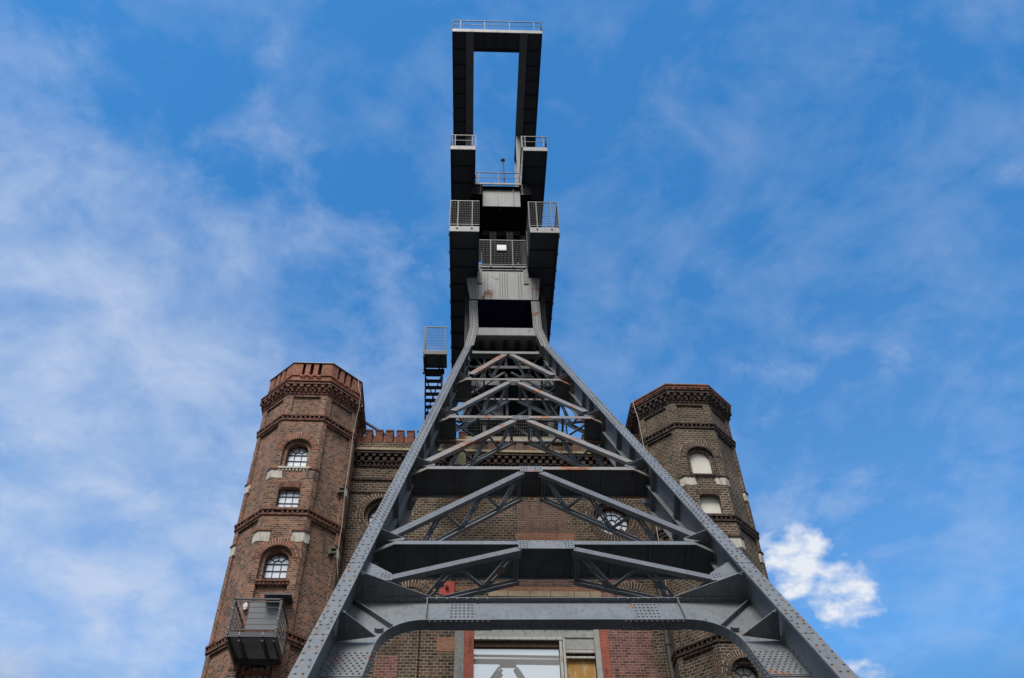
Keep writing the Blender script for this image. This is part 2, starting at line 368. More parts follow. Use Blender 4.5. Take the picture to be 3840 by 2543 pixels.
def reveal(mb, fr, op, d0, d1):
    Q = loop_of(op); n = len(Q)
    for i in range(n):
        a, b = Q[i], Q[(i+1) % n]; mb.add([fr(*a, d0), fr(*b, d0), fr(*b, d1), fr(*a, d1)], [[0, 1, 2, 3]], True)
def annulus(mb, fr, o, i, dep):
    (La, Ra), (Lb, Rb) = outline(o), outline(i)
    for A, B in ((La, Lb), (Ra, Rb)):
        P = A+B[::-1]; mb.add([fr(u, z, dep) for u, z in P], [list(range(len(P)))], True)
def fill(mb, fr, op, dep):
    Q = loop_of(op); mb.add([fr(u, z, dep) for u, z in Q], [list(range(len(Q)))], True)
def fbox(mb, fr, u0, u1, z0, z1, d0, d1):
    A = [fr(u0, z0, d0), fr(u1, z0, d0), fr(u1, z1, d0), fr(u0, z1, d0)]; B = [fr(u0, z0, d1), fr(u1, z0, d1), fr(u1, z1, d1), fr(u0, z1, d1)]
    mb.add(A+B, [[0, 1, 2, 3], [7, 6, 5, 4], [0, 4, 5, 1], [1, 5, 6, 2], [2, 6, 7, 3], [3, 7, 4, 0]], True)
def seg(mb, fr, a, b, w, d0, d1):            # flat bar in the wall plane between two (u,z) points
    d = Vector((b[0]-a[0], b[1]-a[1])); n = Vector((-d.y, d.x)).normalized()*w/2
    q = [(a[0]+n.x, a[1]+n.y), (b[0]+n.x, b[1]+n.y), (b[0]-n.x, b[1]-n.y), (a[0]-n.x, a[1]-n.y)]
    mb.add([fr(*p, d0) for p in q]+[fr(*p, d1) for p in q], [[0, 1, 2, 3], [7, 6, 5, 4], [0, 4, 5, 1], [1, 5, 6, 2], [2, 6, 7, 3], [3, 7, 4, 0]], True)
def voussoirs(mb, fr, c, z, r0, r1, a0, a1, n, proud, sq=1.0):
    for i in range(n):
        t0 = a0+(a1-a0)*(i+.10)/n; t1 = a0+(a1-a0)*(i+.90)/n
        j = random.uniform(-.01, .01); rr = r1+j
        halves = [(r0, r0+(rr-r0)*.46), (r0+(rr-r0)*.54, rr)] if rr-r0 > .2 and i % 2 else [(r0, rr)]
        for ra, rb in halves:
            q = [(c+ra*math.cos(t0), z+sq*ra*math.sin(t0)), (c+rb*math.cos(t0), z+sq*rb*math.sin(t0)), (c+rb*math.cos(t1), z+sq*rb*math.sin(t1)), (c+ra*math.cos(t1), z+sq*ra*math.sin(t1))]
            mb.add([fr(*p, -proud) for p in q]+[fr(*p, .0) for p in q], [[0, 1, 2, 3], [0, 4, 5, 1], [1, 5, 6, 2], [2, 6, 7, 3], [3, 7, 4, 0]], True)
def ring_band(mb, fr, c, z, r0, r1, a0, a1, n, proud, sq=1.0):
    for i in range(n):
        t0 = a0+(a1-a0)*i/n; t1 = a0+(a1-a0)*(i+1)/n
        q = [(c+r*math.cos(t), z+sq*r*math.sin(t)) for r, t in ((r0, t0), (r1, t0), (r1, t1), (r0, t1))]
        mb.add([fr(*p, -proud) for p in q], [[0, 1, 2, 3]], True)

def arch_window(parent, fr, u0, u1, z0, zs, dep, glassmat, bars=True, rise=None):
    w = (u1-u0)/2; c = (u0+u1)/2; rise = rise or w
    op = dict(t='arch', u0=u0, u1=u1, z0=z0, z1=zs, rs=rise)
    fm = MB(); Q = loop_of(op)
    for i in range(len(Q)): seg(fm, fr, Q[i], Q[(i+1) % len(Q)], .05, dep-.03, dep+.01)
    if bars:
        for k in (-1/3, 1/3): seg(fm, fr, (c+k*w, z0), (c+k*w, zs), .022, dep-.025, dep+.01)
        n = max(2, round((zs-z0)/.22))
        for k in range(1, n+1): seg(fm, fr, (u0, z0+(zs-z0)*k/n), (u1, z0+(zs-z0)*k/n), .026 if k == n else .02, dep-.028, dep+.01)
        A = [math.pi*i/10 for i in range(11)]
        P = [(c+w*.36*math.cos(a), zs+rise*.36*math.sin(a)) for a in A]
        for a, b in zip(P[:-1], P[1:]): seg(fm, fr, a, b, .022, dep-.027, dep+.01)
        for a in (math.pi*.22, math.pi*.5, math.pi*.78):
            seg(fm, fr, (c+w*.36*math.cos(a), zs+rise*.36*math.sin(a)), (c+w*math.cos(a), zs+rise*math.sin(a)), .02, dep-.026, dep+.01)
    wdw = fm.build('window', M['wframe'], parent)
    gm = MB(); fill(gm, fr, op, dep); gm.build('pane', glassmat, wdw)
    return wdw
def rect_window(parent, fr, u0, u1, z0, z1, dep, glassmat, nu=3, nz=3):
    fm = MB()
    for a, b in (((u0, z0), (u1, z0)), ((u0, z1), (u1, z1)), ((u0, z0), (u0, z1)), ((u1, z0), (u1, z1))): seg(fm, fr, a, b, .05, dep-.03, dep+.01)
    for k in range(1, nu): seg(fm, fr, (u0+(u1-u0)*k/nu, z0), (u0+(u1-u0)*k/nu, z1), .022, dep-.025, dep+.01)
    for k in range(1, nz): seg(fm, fr, (u0, z0+(z1-z0)*k/nz), (u1, z0+(z1-z0)*k/nz), .02, dep-.028, dep+.01)
    wdw = fm.build('window', M['wframe'], parent)
    gm = MB(); gm.add([fr(u0, z0, dep), fr(u1, z0, dep), fr(u1, z1, dep), fr(u0, z1, dep)], [[0, 1, 2, 3]], True); gm.build('pane', glassmat, wdw)

# ------------------------------------------------------------------ octagonal towers
T8 = math.tan(math.pi/8)
def octo(cx, cy, a, z0, z1, mb):
    P = [(cx+a/math.cos(math.pi/8)*math.cos(R_(22.5+45*i)), cy+a/math.cos(math.pi/8)*math.sin(R_(22.5+45*i)), z0) for i in range(8)]
    mb.prism(P, (0, 0, z1-z0))
def facet(cx, cy, a, k):
    ang = R_(-90+45*k); n = Vector((math.cos(ang), math.sin(ang), 0)); return Fr(Vector((cx, cy, 0))+n*a, (-n.y, n.x, 0), n)
def dentils(mb, cx, cy, a0, a1, z0, z1, wd, pitch, facets=range(8)):
    for k in facets:
        fr = facet(cx, cy, a1, k); hw = a0*T8; n = int(2*hw/pitch); st = 2*hw/n
        for i in range(n+1):
            u = -hw+st*i; j = random.uniform(-.006, .006)
            if i == n or random.random() < .02: continue
            z0_, z1_ = z0+random.uniform(0, .012), z1; a0_ = random.uniform(-.012, .006)
            fbox(mb, fr, u-wd/2+j, u+wd/2+j+random.uniform(-.01, .008), z0_, z1_, -a0_, a1-a0+.01)
def tower(cx, left):
    cy = 25.0; A = 1.66; AR = 1.60
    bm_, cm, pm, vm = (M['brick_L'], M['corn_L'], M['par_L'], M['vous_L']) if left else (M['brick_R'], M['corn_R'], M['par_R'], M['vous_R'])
    t = thing('octagonal_tower', 'red-brown octagonal brick tower with slotted parapet and small balcony' if left else 'dark sooty octagonal brick tower with blanked cream windows and flat cornice', 'tower', (cx, cy, 0), 'octagonal brick towers at the facade corners')
    w = MB(); S = [21.24, 17.42, 13.36, 9.3]; hw = A*T8
    top = 22.50
    stages = [(21.40, top), (17.60, 21.28), (13.54, 17.46), (9.5, 13.40), (0, 9.4)]
    fr0 = facet(cx, cy, A, 0)
    wl = .30
    bl = not left
    front_ops = {0: [dict(t='rect', u0=-.47, u1=.47, z0=21.66, z1=22.34, rec=.06)],
        1: [dict(t='arch', u0=-.47, u1=.47, z0=19.28, z1=20.0, win=1), dict(t='arch', u0=-.34, u1=.34, z0=17.74, z1=18.40, rs=.09, win=2)],
        2: [dict(t='arch', u0=-.47, u1=.47, z0=15.2, z1=15.9, win=1), dict(t='rect', u0=-.46, u1=.46, z0=14.05, z1=15.05, rec=.10)],
        3: [dict(t='arch', u0=-.47, u1=.47, z0=11.2, z1=12.45, win=3)] if left else [dict(t='arch', u0=-.47, u1=.47, z0=11.3, z1=12.45, win=1)],
        4: []}
    wins = []
    for si, (z0, z1) in enumerate(stages):
        for k in range(8):
            fr = facet(cx, cy, A, k)
            if k == 0: ops = front_ops[si]
            elif si == 0: ops = [dict(t='rect', u0=-.47, u1=.47, z0=21.66, z1=22.34, rec=.06)]
            elif k % 2: ops = [dict(t='rect', u0=-hw+.17, u1=hw-.17, z0=z0+.02, z1=z1-.10, rec=.07)]
            else: ops = []
            if k in (3, 4, 5): ops = []
            wall_col(w, fr, -hw, hw, z0, z1, ops)
            for op in ops:
                if 'rec' in op: reveal(w, fr, op, 0, op['rec']); fill(w, fr, op, op['rec'])
                elif op['win'] in (1, 3): wins.append((fr, op))
                else: wins.append((fr, op))
    for fr, op in wins:
        if op['win'] in (1, 3):
            inner = dict(t='arch', u0=-.345, u1=.345, z0=op['z0'], z1=op['z1'], rs=.345)
            reveal(w, fr, op, 0, .12); annulus(w, fr, op, inner, .12); reveal(w, fr, inner, .12, .42)
        else: reveal(w, fr, op, 0, .30)
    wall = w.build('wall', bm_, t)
    for fr, op in wins:
        vb = MB(); rb = MB()
        blank = bl and op['z0'] > 14
        if op['win'] in (1, 3):
            if blank:
                p = MB(); q = dict(t='arch', u0=-.345, u1=.345, z0=op['z0'], z1=op['z1'], rs=.345); fill(p, fr, q, .22); p.build('blank_panel', M['cream'], t)
            elif op['win'] == 3: rect_window(t, fr, -.345, .345, op['z0'], op['z1']+.3, .36, M['cream'], 4, 2)
            else: arch_window(t, fr, -.345, .345, op['z0'], op['z1'], .34, M['cream'] if bl else M['glass'])
            voussoirs(vb, fr, 0, op['z1'], .475, .715, 0, math.pi, 23, .012)
            ring_band(rb, fr, 0, op['z1'], .47, .72, 0, math.pi, 24, .004)
            s_ = MB(); fbox(s_, fr, -.50, .50, op['z0']-.07, op['z0']+.0, -.05, .12); dn = 9
            for i in range(dn): u = -.45+.9*i/(dn-1); fbox(s_, fr, u-.03, u+.03, op['z0']-.15, op['z0']-.07, -.03, .0)
            s_.build('sill', M['whitestone'] if (left and op['z0'] > 18) else cm, t)
        else:
            if blank:
                p = MB(); q = dict(op); fill(p, fr, q, .18); p.build('blank_panel', M['cream'], t)
            else: rect_window(t, fr, -.34, .34, op['z0'], op['z1']+.09, .20, M['glass'], 3, 3)
            for i in range(12):                     # flat arch of upright bricks over the opening
                u = -.40+.8*(i+.5)/12; fbox(vb, fr, u-.026+.02*(u), u+.026+.02*u, op['z1']+.095-.28*u*u, op['z1']+.29-.28*u*u, -.012, 0)
        if rb.v: rb.build('mortar_ring', M['mortar'], wall)
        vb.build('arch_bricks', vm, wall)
    # string courses
    for z in (21.48, 17.66, 13.60, 9.5):
        c = MB(); octo(cx, cy, 1.725, z-.06, z, c); octo(cx, cy, 1.65, z-.16, z-.06, c); octo(cx, cy, 1.700, z-.225, z-.16, c)
        dentils(c, cx, cy, 1.65, 1.712, z-.16, z-.06, .062, .148); c.build('string_course', cm, t)
    # cornice
    c = MB()
    octo(cx, cy, 1.69, 22.44, 22.52, c); octo(cx, cy, 1.70, 22.52, 22.62, c); octo(cx, cy, 1.755, 22.62, 22.67, c); octo(cx, cy, 1.75, 22.67, 22.80, c); octo(cx, cy, 1.83, 22.80, 22.86, c); octo(cx, cy, 1.80, 22.86, 22.93, c); octo(cx, cy, 1.84, 22.93, 22.97, c)
    dentils(c, cx, cy, 1.70, 1.75, 22.52, 22.62, .075, .148); dentils(c, cx, cy, 1.75, 1.82, 22.67, 22.80, .12, .235)
    c.build('cornice', cm, t)
    if left:
        p = MB(); octo(cx, cy, 1.62, 22.97, 23.36, p)
        # slotted parapet: corner piers and slim merlons with dark slots
        for k in range(8):
            fr = facet(cx, cy, 1.66, k); h = 1.66*T8
            for u0, u1 in ((-h, -.36), (-.26, -.09), (.03, .20), (.32, h)) if k == 0 else ((-h, -.40), (-.29, -.11), (.0, .18), (.29, h)):
                fbox(p, fr, u0, u1, 23.36, 23.93, 0, .30)
            for u in (-.31, -.03, .25): fbox(p, fr, u-.09, u+.09, 23.30, 23.36, -.025, .0)
        p.build('parapet', pm, t)
        p = MB(); octo(cx, cy, 1.45, 23.2, 23.9, p); p.build('roof_core', M['roof'], t)
        p = MB(); octo(cx, cy, 1.69, 23.93, 23.965, p); p.build('coping', M['roof'], t)
        p = MB(); octo(cx, cy, 1.675, 23.965, 23.99, p); p.build('flashing', M['flash'], t)
    else:
        p = MB(); octo(cx, cy, 1.80, 22.97, 23.0, p); octo(cx, cy, 1.86, 23.0, 23.10, p); octo(cx, cy, 1.885, 23.10, 23.16, p)
        dentils(p, cx, cy, 1.78, 1.85, 22.92, 23.0, .11, .21); p.build('parapet', pm, t)
        p = MB(); octo(cx, cy, 1.875, 23.16, 23.185, p); p.build('flashing', M['flash'], t)
    # pale stone blocks where iron balcony brackets were cut away, at each corner
    for zz, (u0, dz) in ((19.18, (.33, .33)), (16.85, (.31, .36))):
        for k in range(8):
            if k in (3, 4): continue
            mt = M['whitestone']
            if left and k == 0 and zz > 18: mt = M['brownstone']
            s_ = MB(); j = [random.uniform(-.015, .015) for _ in range(8)]
            for fr, sg in ((facet(cx, cy, A, k), 1), (facet(cx, cy, A, (k+1) % 8), -1)):
                e = hw+.006; inn = u0 if sg == 1 and k % 2 == 0 else (u0 if sg == -1 and (k+1) % 2 == 0 else hw-.20)
                a = inn*sg+j[0]; b = e*sg
                q = [(a, zz-dz+j[1]*2), ((a+b)/2, zz-dz+j[4]*1.5), (b, zz-dz), (b, zz), ((a*.4+b*.6), zz-.01+j[5]*.8), (a+j[2]*1.5+sg*.02, zz+j[3]*.8-.01), (a+j[6]*1.8, zz-dz*.5)]
                A_ = [fr(x, z, -.014) for x, z in q]; B_ = [fr(x, z, .05) for x, z in q]
                nq = len(q); s_.add(A_+B_, [list(range(nq)), list(range(nq, 2*nq))[::-1]]+[[i_, nq+i_, nq+(i_+1) % nq, (i_+1) % nq] for i_ in range(nq)], True)
            s_.build('stone_block', mt, t)
            l_ = MB()
            for fr, sg in ((facet(cx, cy, A, k), 1), (facet(cx, cy, A, (k+1) % 8), -1)):
                inn = u0 if (k if sg == 1 else k+1) % 2 == 0 else hw-.20
                fbox(l_, fr, *(sorted((inn*sg, (hw+.02)*sg))), zz+.0, zz+.05, -.045, .02)
            l_.build('corbel_course', cm, t)
    return t
TL = tower(-5.357, True); TR = tower(8.138, False)

# ------------------------------------------------------------------ main facade
B = thing('brick_building', 'dark brown brick winding house facade with battlements and round windows between the towers', 'building', (1.39, 25, 0))
fF = Fr((0, 25, 0), (1, 0, 0), (0, -1, 0))
w = MB()
roseL = dict(t='circ', c=-2.47, z=18.65, r=.69); roseR = dict(t='circ', c=5.25, z=18.65, r=.69)
dr = dict(t='rect', u0=.56, u1=4.2, z0=0.0, z1=14.59)
wall_col(w, fF, -3.85, -1.3, 0, 21.3, [roseL]); wall_col(w, fF, -1.3, .56, 0, 21.3, [])
wall_col(w, fF, .56, 4.2, 14.59, 21.3, []); wall_col(w, fF, 4.2, 6.6, 0, 21.3, [roseR])
for o in (roseL, roseR):
    i = dict(t='circ', c=o['c'], z=o['z'], r=.56); reveal(w, fF, o, 0, .14); annulus(w, fF, o, i, .14); reveal(w, fF, i, .14, .42)
reveal(w, fF, dr, 0, .4)
# side walls, back wall
w.box(-3.85, -3.6, 25.02, 38, 0, 21.3); w.box(6.35, 6.6, 25.02, 38, 0, 21.3); w.box(-3.85, 6.6, 38, 38.3, 0, 21.3)
wall = w.build('wall', M['brick_F'], B)
for o in (roseL, roseR):
    vb = MB(); rb = MB(); voussoirs(vb, fF, o['c'], o['z'], .70, .93, 0, 2*math.pi, 50, .014); ring_band(rb, fF, o['c'], o['z'], .69, .94, 0, 2*math.pi, 48, .004); rb.build('mortar_ring', M['mortar'], wall); vb.build('arch_bricks', M['vous_R'], wall)
# blocked segmental arches near the red plate and by the downpipe
for c in (-1.45, 5.50): vb = MB(); rb = MB(); voussoirs(vb, fF, c, 15.35, .62, .86, R_(35), R_(145), 15, .034); ring_band(rb, fF, c, 15.35, .61, .87, R_(34), R_(146), 16, .024); rb.build('mortar_ring', M['mortar'], wall); vb.build('arch_bricks', M['vous_R'], wall)
for o in (roseL, roseR):
    c, z = o['c'], o['z']; dep = .36; f = MB(); n = 14
    def circ(r, wd, m_=28):
        P = [(c+r*math.cos(2*math.pi*i/m_), z+r*math.sin(2*math.pi*i/m_)) for i in range(m_+1)]
        for a, b in zip(P[:-1], P[1:]): seg(f, fF, a, b, wd, dep-.03, dep+.01)
    circ(.545, .06); circ(.34, .026); circ(.13, .03, 16)
    for i in range(n):
        a = 2*math.pi*(i+.5)/n; r0 = .13 if i % 2 else .34
        seg(f, fF, (c+r0*math.cos(a), z+r0*math.sin(a)), (c+.54*math.cos(a), z+.54*math.sin(a)), .024, dep-.028, dep+.01)
    wd = f.build('round_window', plain('brown_iron_frame', (.10, .055, .04), .7, .2, 20), B)
    p = MB(); fill(p, fF, dict(t='circ', c=c, z=z, r=.56), dep); p.build('pane', M['glass'], wd)
# horizontal bands
def band(name, z0, z1, pr, mat, x0=-3.85, x1=6.6):
    m_ = MB(); fbox(m_, fF, x0, x1, z0, z1, -pr, .02); return m_.build(name, mat, B)
band('string_course', 20.02, 20.10, .05, M['corn_R']); band('string_course', 19.50, 19.55, .03, M['corn_R'])
c = MB()
def fd(z0, z1, wd, pitch, p0, p1, x0=-3.8, x1=6.55):
    n = int((x1-x0)/pitch)
    for i in range(n):
        u = x0+pitch*(i+.5)+random.uniform(-.008, .008); fbox(c, fF, u-wd/2, u+wd/2, z0, z1+random.uniform(-.004, .004), -p1, -p0)
fbox(c, fF, -3.85, 6.6, 20.60, 20.64, -.05, .02); fd(20.64, 20.75, .075, .15, 0, .07); fbox(c, fF, -3.85, 6.6, 20.75, 20.80, -.10, .02)
fd(20.80, 20.93, .13, .26, 0, .13); fbox(c, fF, -3.85, 6.6, 20.93, 20.97, -.11, .02); fd(20.97, 21.09, .13, .26, .0, .17, -3.67); fbox(c, fF, -3.85, 6.6, 21.09, 21.15, -.19, .02)
fbox(c, fF, -3.85, 6.6, 21.15, 21.20, -.16, .02)
c.build('cornice', M['corn_R'], B)
band('ledge', 21.20, 21.30, .22, M['sand'])
pb = MB(); fbox(pb, fF, -3.85, 6.6, 21.3, 21.62, -.12, .35); pb.build('parapet', M['brick_F'], B); pb = MB(); fbox(pb, fF, -3.85, 6.6, 21.62, 21.98, 0.0, .3); pb.build('parapet_back', M['par_L'], B)
mb_ = MB(); cb_ = MB(); i = 0; x = -3.79
while x < 6.4:
    if not (.15 < x < 4.25):
        fbox(mb_, fF, x, x+.25, 21.60, 22.12, -.13, .28); fbox(cb_, fF, x-.02, x+.27, 22.12, 22.17, -.15, .30)
    x += .375
mb_.build('merlons', M['par_R'], B); cb_.build('merlon_caps', M['corn_L'], B)
m_ = MB()
for i in range(12): x0 = .3+i*.34; h = .07*(i % 3); fbox(m_, fF, x0, x0+.27, 21.32, 21.55+h, -.15, .0)
m_.build('stepped_blocks', M['brick_infill'], B)
band('coping', 21.74, 21.90, .20, M['sand'], .2, 4.35)
m_ = MB(); fbox(m_, fF, -.22, .22, 20.62, 21.30, -.21, .0); m_.build('mossy_block', plain('mossy_stone', (.16, .15, .09), .95, .4, 6), B)
# newer brick infill, repairs, pale bands
def panel(name, x0, x1, z0, z1, pr, mat, ol=0): m_ = MB(); fbox(m_, fF, x0, x1, z0, z1, -pr, .0); return m_.build(name, mat, B)
panel('brick_infill', 1.97, 3.66, 17.98, 19.22, .012, M['brick_infill'])
panel('brick_infill', 1.93, 3.62, 16.05, 17.70, .012, M['brick_infill'])
panel('repair_bricks', 1.90, 3.86, 17.70, 17.98, .02, M['brick_orange'])
panel('lintel_band', 1.0, 4.55, 15.65, 15.83, .05, M['sand'])
m_ = MB()
for x in (1.62, 2.31, 2.95, 3.7, 4.2): fbox(m_, fF, x-.008, x+.008, 15.64, 15.84, -.053, -.04)
m_.build('joints', M['corn_R'], B)
panel('red_repair', -.9, 4.62, 15.83, 16.02, .008, M['brick_orange'])
panel('pink_brick_panel', 4.62, 6.0, 0, 15.0, .012, M['brick_pink']); panel('pink_brick_panel', 4.55, 5.72, 15.0, 16.5, .014, M['brick_pink'])
panel('pink_brick_panel', -2.35, -1.66, 0, 13.7, .014, M['brick_pink']); panel('red_repair', -.55, -.01, 13.85, 14.3, .010, M['brick_orange'])
panel('pilaster', -1.66, -1.08, 0, 15.2, .10, M['brick_R']); panel('pilaster', 6.0, 6.24, 0, 16.9, .06, M['brick_R'])
panel('soot_panel', -3.82, -2.9, 0, 16.0, .03, M['brick_F'])
panel('concrete_pier', -.01, .27, 0, 15.5, .05, M['concrete']); panel('red_brick_strip', .27, .56, 0, 15.0, .03, M['brick_red']); panel('red_brick_strip', 4.36, 4.62, 0, 15.0, .03, M['brick_red'])
# large loading window with its rusty frame
lw = MB(); fbox(lw, fF, .56, 4.2, 14.33, 14.59, .02, .30); fbox(lw, fF, 3.31, 4.2, 13.97, 14.33, .05, .3); fbox(lw, fF, 4.2, 4.36, 0, 15.0, -.04, .0)
lw = lw.build('loading_window', M['palegrey'], B)
m_ = MB(); fbox(m_, fF, .57, 3.26, 14.25, 14.33, .0, .12); fbox(m_, fF, 3.14, 3.22, 0, 14.25, .02, .14); fbox(m_, fF, 3.24, 3.31, 0, 14.30, .0, .12)
fbox(m_, fF, 3.33, 4.19, 13.86, 13.94, .03, .12); fbox(m_, fF, 3.33, 4.19, 13.70, 13.76, .06, .14); m_.build('frame', M['whiteframe'], lw)
m_ = MB(); fbox(m_, fF, .57, 3.13, 14.06, 14.24, .10, .24); m_.build('lintel_beam', M['rustbeam'], lw)
m_ = MB(); m_.add([fF(.57, 0, .24), fF(3.13, 0, .24), fF(3.13, 14.06, .185), fF(.57, 14.06, .185)], [[0, 1, 2, 3]], True); m_.build('glass', M['mirror'], lw)
m_ = MB(); m_.add([fF(3.31, 0, .17), fF(4.19, 0, .17), fF(4.19, 13.72, .17), fF(3.31, 13.72, .17)], [[0, 1, 2, 3]], True); m_.build('rusty_panel', M['rustpanel'], lw)
m_ = MB()
for i in range(11): m_.rivet((0, 0, 0), (0, -1, 0)) if False else fbox(m_, fF, .72+i*.33, .74+i*.33, 14.54, 14.56, .0, .03)
m_.build('bolts', M['rustbeam'], lw)
m_ = MB(); m_.box(-3.6, 6.35, 25.4, 38, 21.1, 21.3); m_.build('roof', M['roof'], B)

# wall things
m_ = MB(); m_.box(-.53, -.06, 24.94, 24.985, 15.68, 16.13); rp = m_.build('tie_plate', M['redpaint']); tag(rp, 'square bright red steel plate bolted to the brick wall beside the left leg', 'wall plate')
m_ = MB(); m_.tube([(-.30, 24.94, 15.92), (-.30, 24.86, 15.92)], .055, 6); m_.build('nut', M['rustbeam'], rp)
m_ = MB(); m_.tube([(6.42, 24.90, 0), (6.42, 24.90, 17.2)], .075, 12)
for z in (14.1, 16.0, 12.2): m_.tube([(6.42, 24.90, z-.05), (6.42, 24.90, z+.05)], .095, 12)
tag(m_.build('downpipe', M['pipe']), 'dark grey downpipe in the corner between facade and right tower', 'downpipe')
def wall_bracket(z, lab):
    t = thing('wall_bracket', lab, 'bracket', (-3.87, 24.2, z), 'timber brackets on the left tower')
    a = MB(); a.box(-3.98, -3.90, 24.06, 24.26, z-.14, z+.14); a.build('board', M['wood'], t)
    for dz in (.09, -.07): a = MB(); a.box(-3.90, -3.77, 24.08, 24.24, z+dz-.03, z+dz+.03); a.build('arm', M['wood'], t)
wall_bracket(18.97, 'upper weathered timber bracket on the left tower at round window height'); wall_bracket(16.68, 'lower weathered timber bracket on the left tower edge')
m_ = MB(); P = [(-3.80, 23.90, 24.0), (-3.70, 23.80, 23.2), (-3.60, 23.74, 22.9), (-3.60, 23.82, 22.3), (-3.70, 23.95, 21.4), (-3.69, 23.98, 20.2), (-3.72, 24.0, 18.9), (-3.68, 24.1, 17.6), (-3.70, 24.1, 16.5), (-3.62, 24.2, 15.9), (-3.5, 24.5, 15.4)]
m_.tube(P, .010, 6); tag(m_.build('lightning_cable', M['cable']), 'thin pale cable hanging down the inner corner of the left tower', 'cable')
m_ = MB(); P = [(6.33, 24.10, 23.17), (6.30, 24.05, 22.95), (6.37, 23.98, 22.3), (6.40, 23.97, 21.4), (6.42, 24.0, 20.9), (6.42, 24.1, 20.0), (6.44, 24.1, 15)]
m_.tube(P, .013, 6); tag(m_.build('lightning_cable', M['cable']), 'thin pale cable hanging down the inner corner of the right tower', 'cable')
m_ = MB(); m_.tube([(-3.66, 24.95, 19.62), (-3.0, 24.95, 19.62)], .012, 6); m_.tube([(-3.72, 24.95, 16.5), (-3.2, 24.95, 16.48), (-2.9, 24.95, 16.48)], .014, 6)

# roof railing behind battlements
t = thing('roof_railing', 'black handrail rising behind the battlements beside the left tower', 'railing', (-3.1, 25.6, 21.3))
m_ = MB(); m_.bar((-3.57, 25.5, 21.3), (-3.57, 25.5, 23.05), .05, .05); m_.bar((-3.57, 25.5, 23.05), (-2.2, 25.8, 22.3), .09, .07); m_.bar((-3.57, 25.5, 22.70), (-2.2, 25.8, 21.9), .02, .02); m_.build('handrail', M['balc'], t)
m_ = MB()
for i in range(14): f_ = i/14; m_.bar((-3.57+1.37*f_, 25.5+.3*f_, 21.7), (-3.57+1.37*f_, 25.5+.3*f_, 22.94-.81*f_), .009, .009)
m_.bar((-3.57, 25.5, 22.4), (-2.2, 25.8, 21.7), .012, .012); m_.build('mesh', M['mesh'], t)

# balcony on the left tower
t = thing('balcony', 'small grey steel balcony with wire railings bolted to the left tower', 'balcony', (-5.33, 22.65, 12.75))
x0, x1, y0, y1, z0 = -5.96, -4.68, 22.0, 23.34, 12.75
m_ = MB()
for x in (x0+.03, -5.62, -5.02, x1-.03): m_.box(x-.035, x+.035, y0+.05, y1, z0-.10, z0+.02)
m_.box(x0, x1, y0, y0+.05, z0, z0+.13); m_.box(x0, x0+.05, y0, y1, z0, z0+.12); m_.box(x1-.05, x1, y0, y1, z0, z0+.12); m_.box(x0+.06, x1-.06, y1-.12, y1-.02, z0-.14, z0+.0)
m_.build('floor_frame', M['balc'], t)
m_ = MB(); n = 26
for i in range(n): y = y0+.1+(y1-y0-.16)*i/n; m_.box(x0+.06, x1-.06, y, y+.028, z0+.03, z0+.06)
m_.build('grating', M['galv'], t)
m_ = MB()
for x in (x0+.02, x1-.02, ): m_.box(x-.03, x+.03, y0, y0+.06, z0-.02, z0+1.10); m_.box(x-.025, x+.025, y1-.05, y1, z0, z0+1.08)
m_.box(x0, x1, y0, y0+.05, z0+1.07, z0+1.11)
for x in (x0+.02, x1-.02): m_.box(x-.02, x+.02, y0, y1, z0+1.05, z0+1.10)
m_.box(x0, x1, y0+.01, y0+.04, z0+.19, z0+.22); m_.box(x0, x1, y0+.01, y0+.04, z0+1.0, z0+1.03)
m_.build('railing', M['balc'], t)
m_ = MB()
for k in range(1, 5):
    z = z0+.2+k*.165; m_.bar((x0, y0+.03, z), (x1, y0+.03, z), .012, .012)
    for x in (x0+.02, x1-.02): m_.bar((x, y0, z), (x, y1, z), .012, .012)
for k in range(9):
    for x in (x1-.02, x0+.02): y = y0+.08+k*.14; m_.bar((x, y, z0+.1), (x, y, z0+1.06), .014, .014)
m_.build('wires', M['balc'], t)
m_ = MB()
for x in (x0+.02, x1-.02):
    for z in (z0+.02, z0+.09, z0+.25, z0+.5, z0+.8): m_.rivet((x, y0-.002, z), (0, -1, 0), .018, .014)
for x in (-5.62, -5.02): m_.rivet((x, y0-.002, z0+.05), (0, -1, 0), .018, .014); m_.rivet((x, y0-.002, z0+.10), (0, -1, 0), .018, .014)
m_.build('bolts', M['lamp'], t)
m_ = MB(); m_.box(-5.42, -4.66, 22.95, 23.34, 14.50, 14.55); m_.build('canopy', M['balc'], t)
frT = facet(-5.357, 25, 1.66, 0)
m_ = MB(); fbox(m_, frT, -.47, .47, 12.80, 14.5, -.03, .0); dd = m_.build('door', M['door'], TL)
m_ = MB()
for i in range(30): u = -.44+i*.03; fbox(m_, frT, u, u+.012, 12.85, 14.44, -.036, -.03)
m_.build('door_ribs', M['door'], dd)
m_ = MB(); fbox(m_, frT, -.34, .34, 12.36, 12.46, -.012, .1); m_.build('orange_lintel', plain('orange_timber', (.30, .10, .04), .8), TL)
t = thing('wall_lamp', 'white bulkhead lamp on the brick beside the balcony door', 'lamp', (-5.90, 23.3, 14.3))
m_ = MB(); m_.prism([(-5.94+.06*math.cos(a), 23.22, 14.3+.11*math.sin(a)) for a in [math.pi/6*i for i in range(12)]], (0, .12, 0)); m_.build('diffuser', M['lamp'], t)
m_ = MB(); m_.box(-5.99, -5.89, 23.30, 23.34, 14.17, 14.43); m_.build('bracket', M['galv'], t)

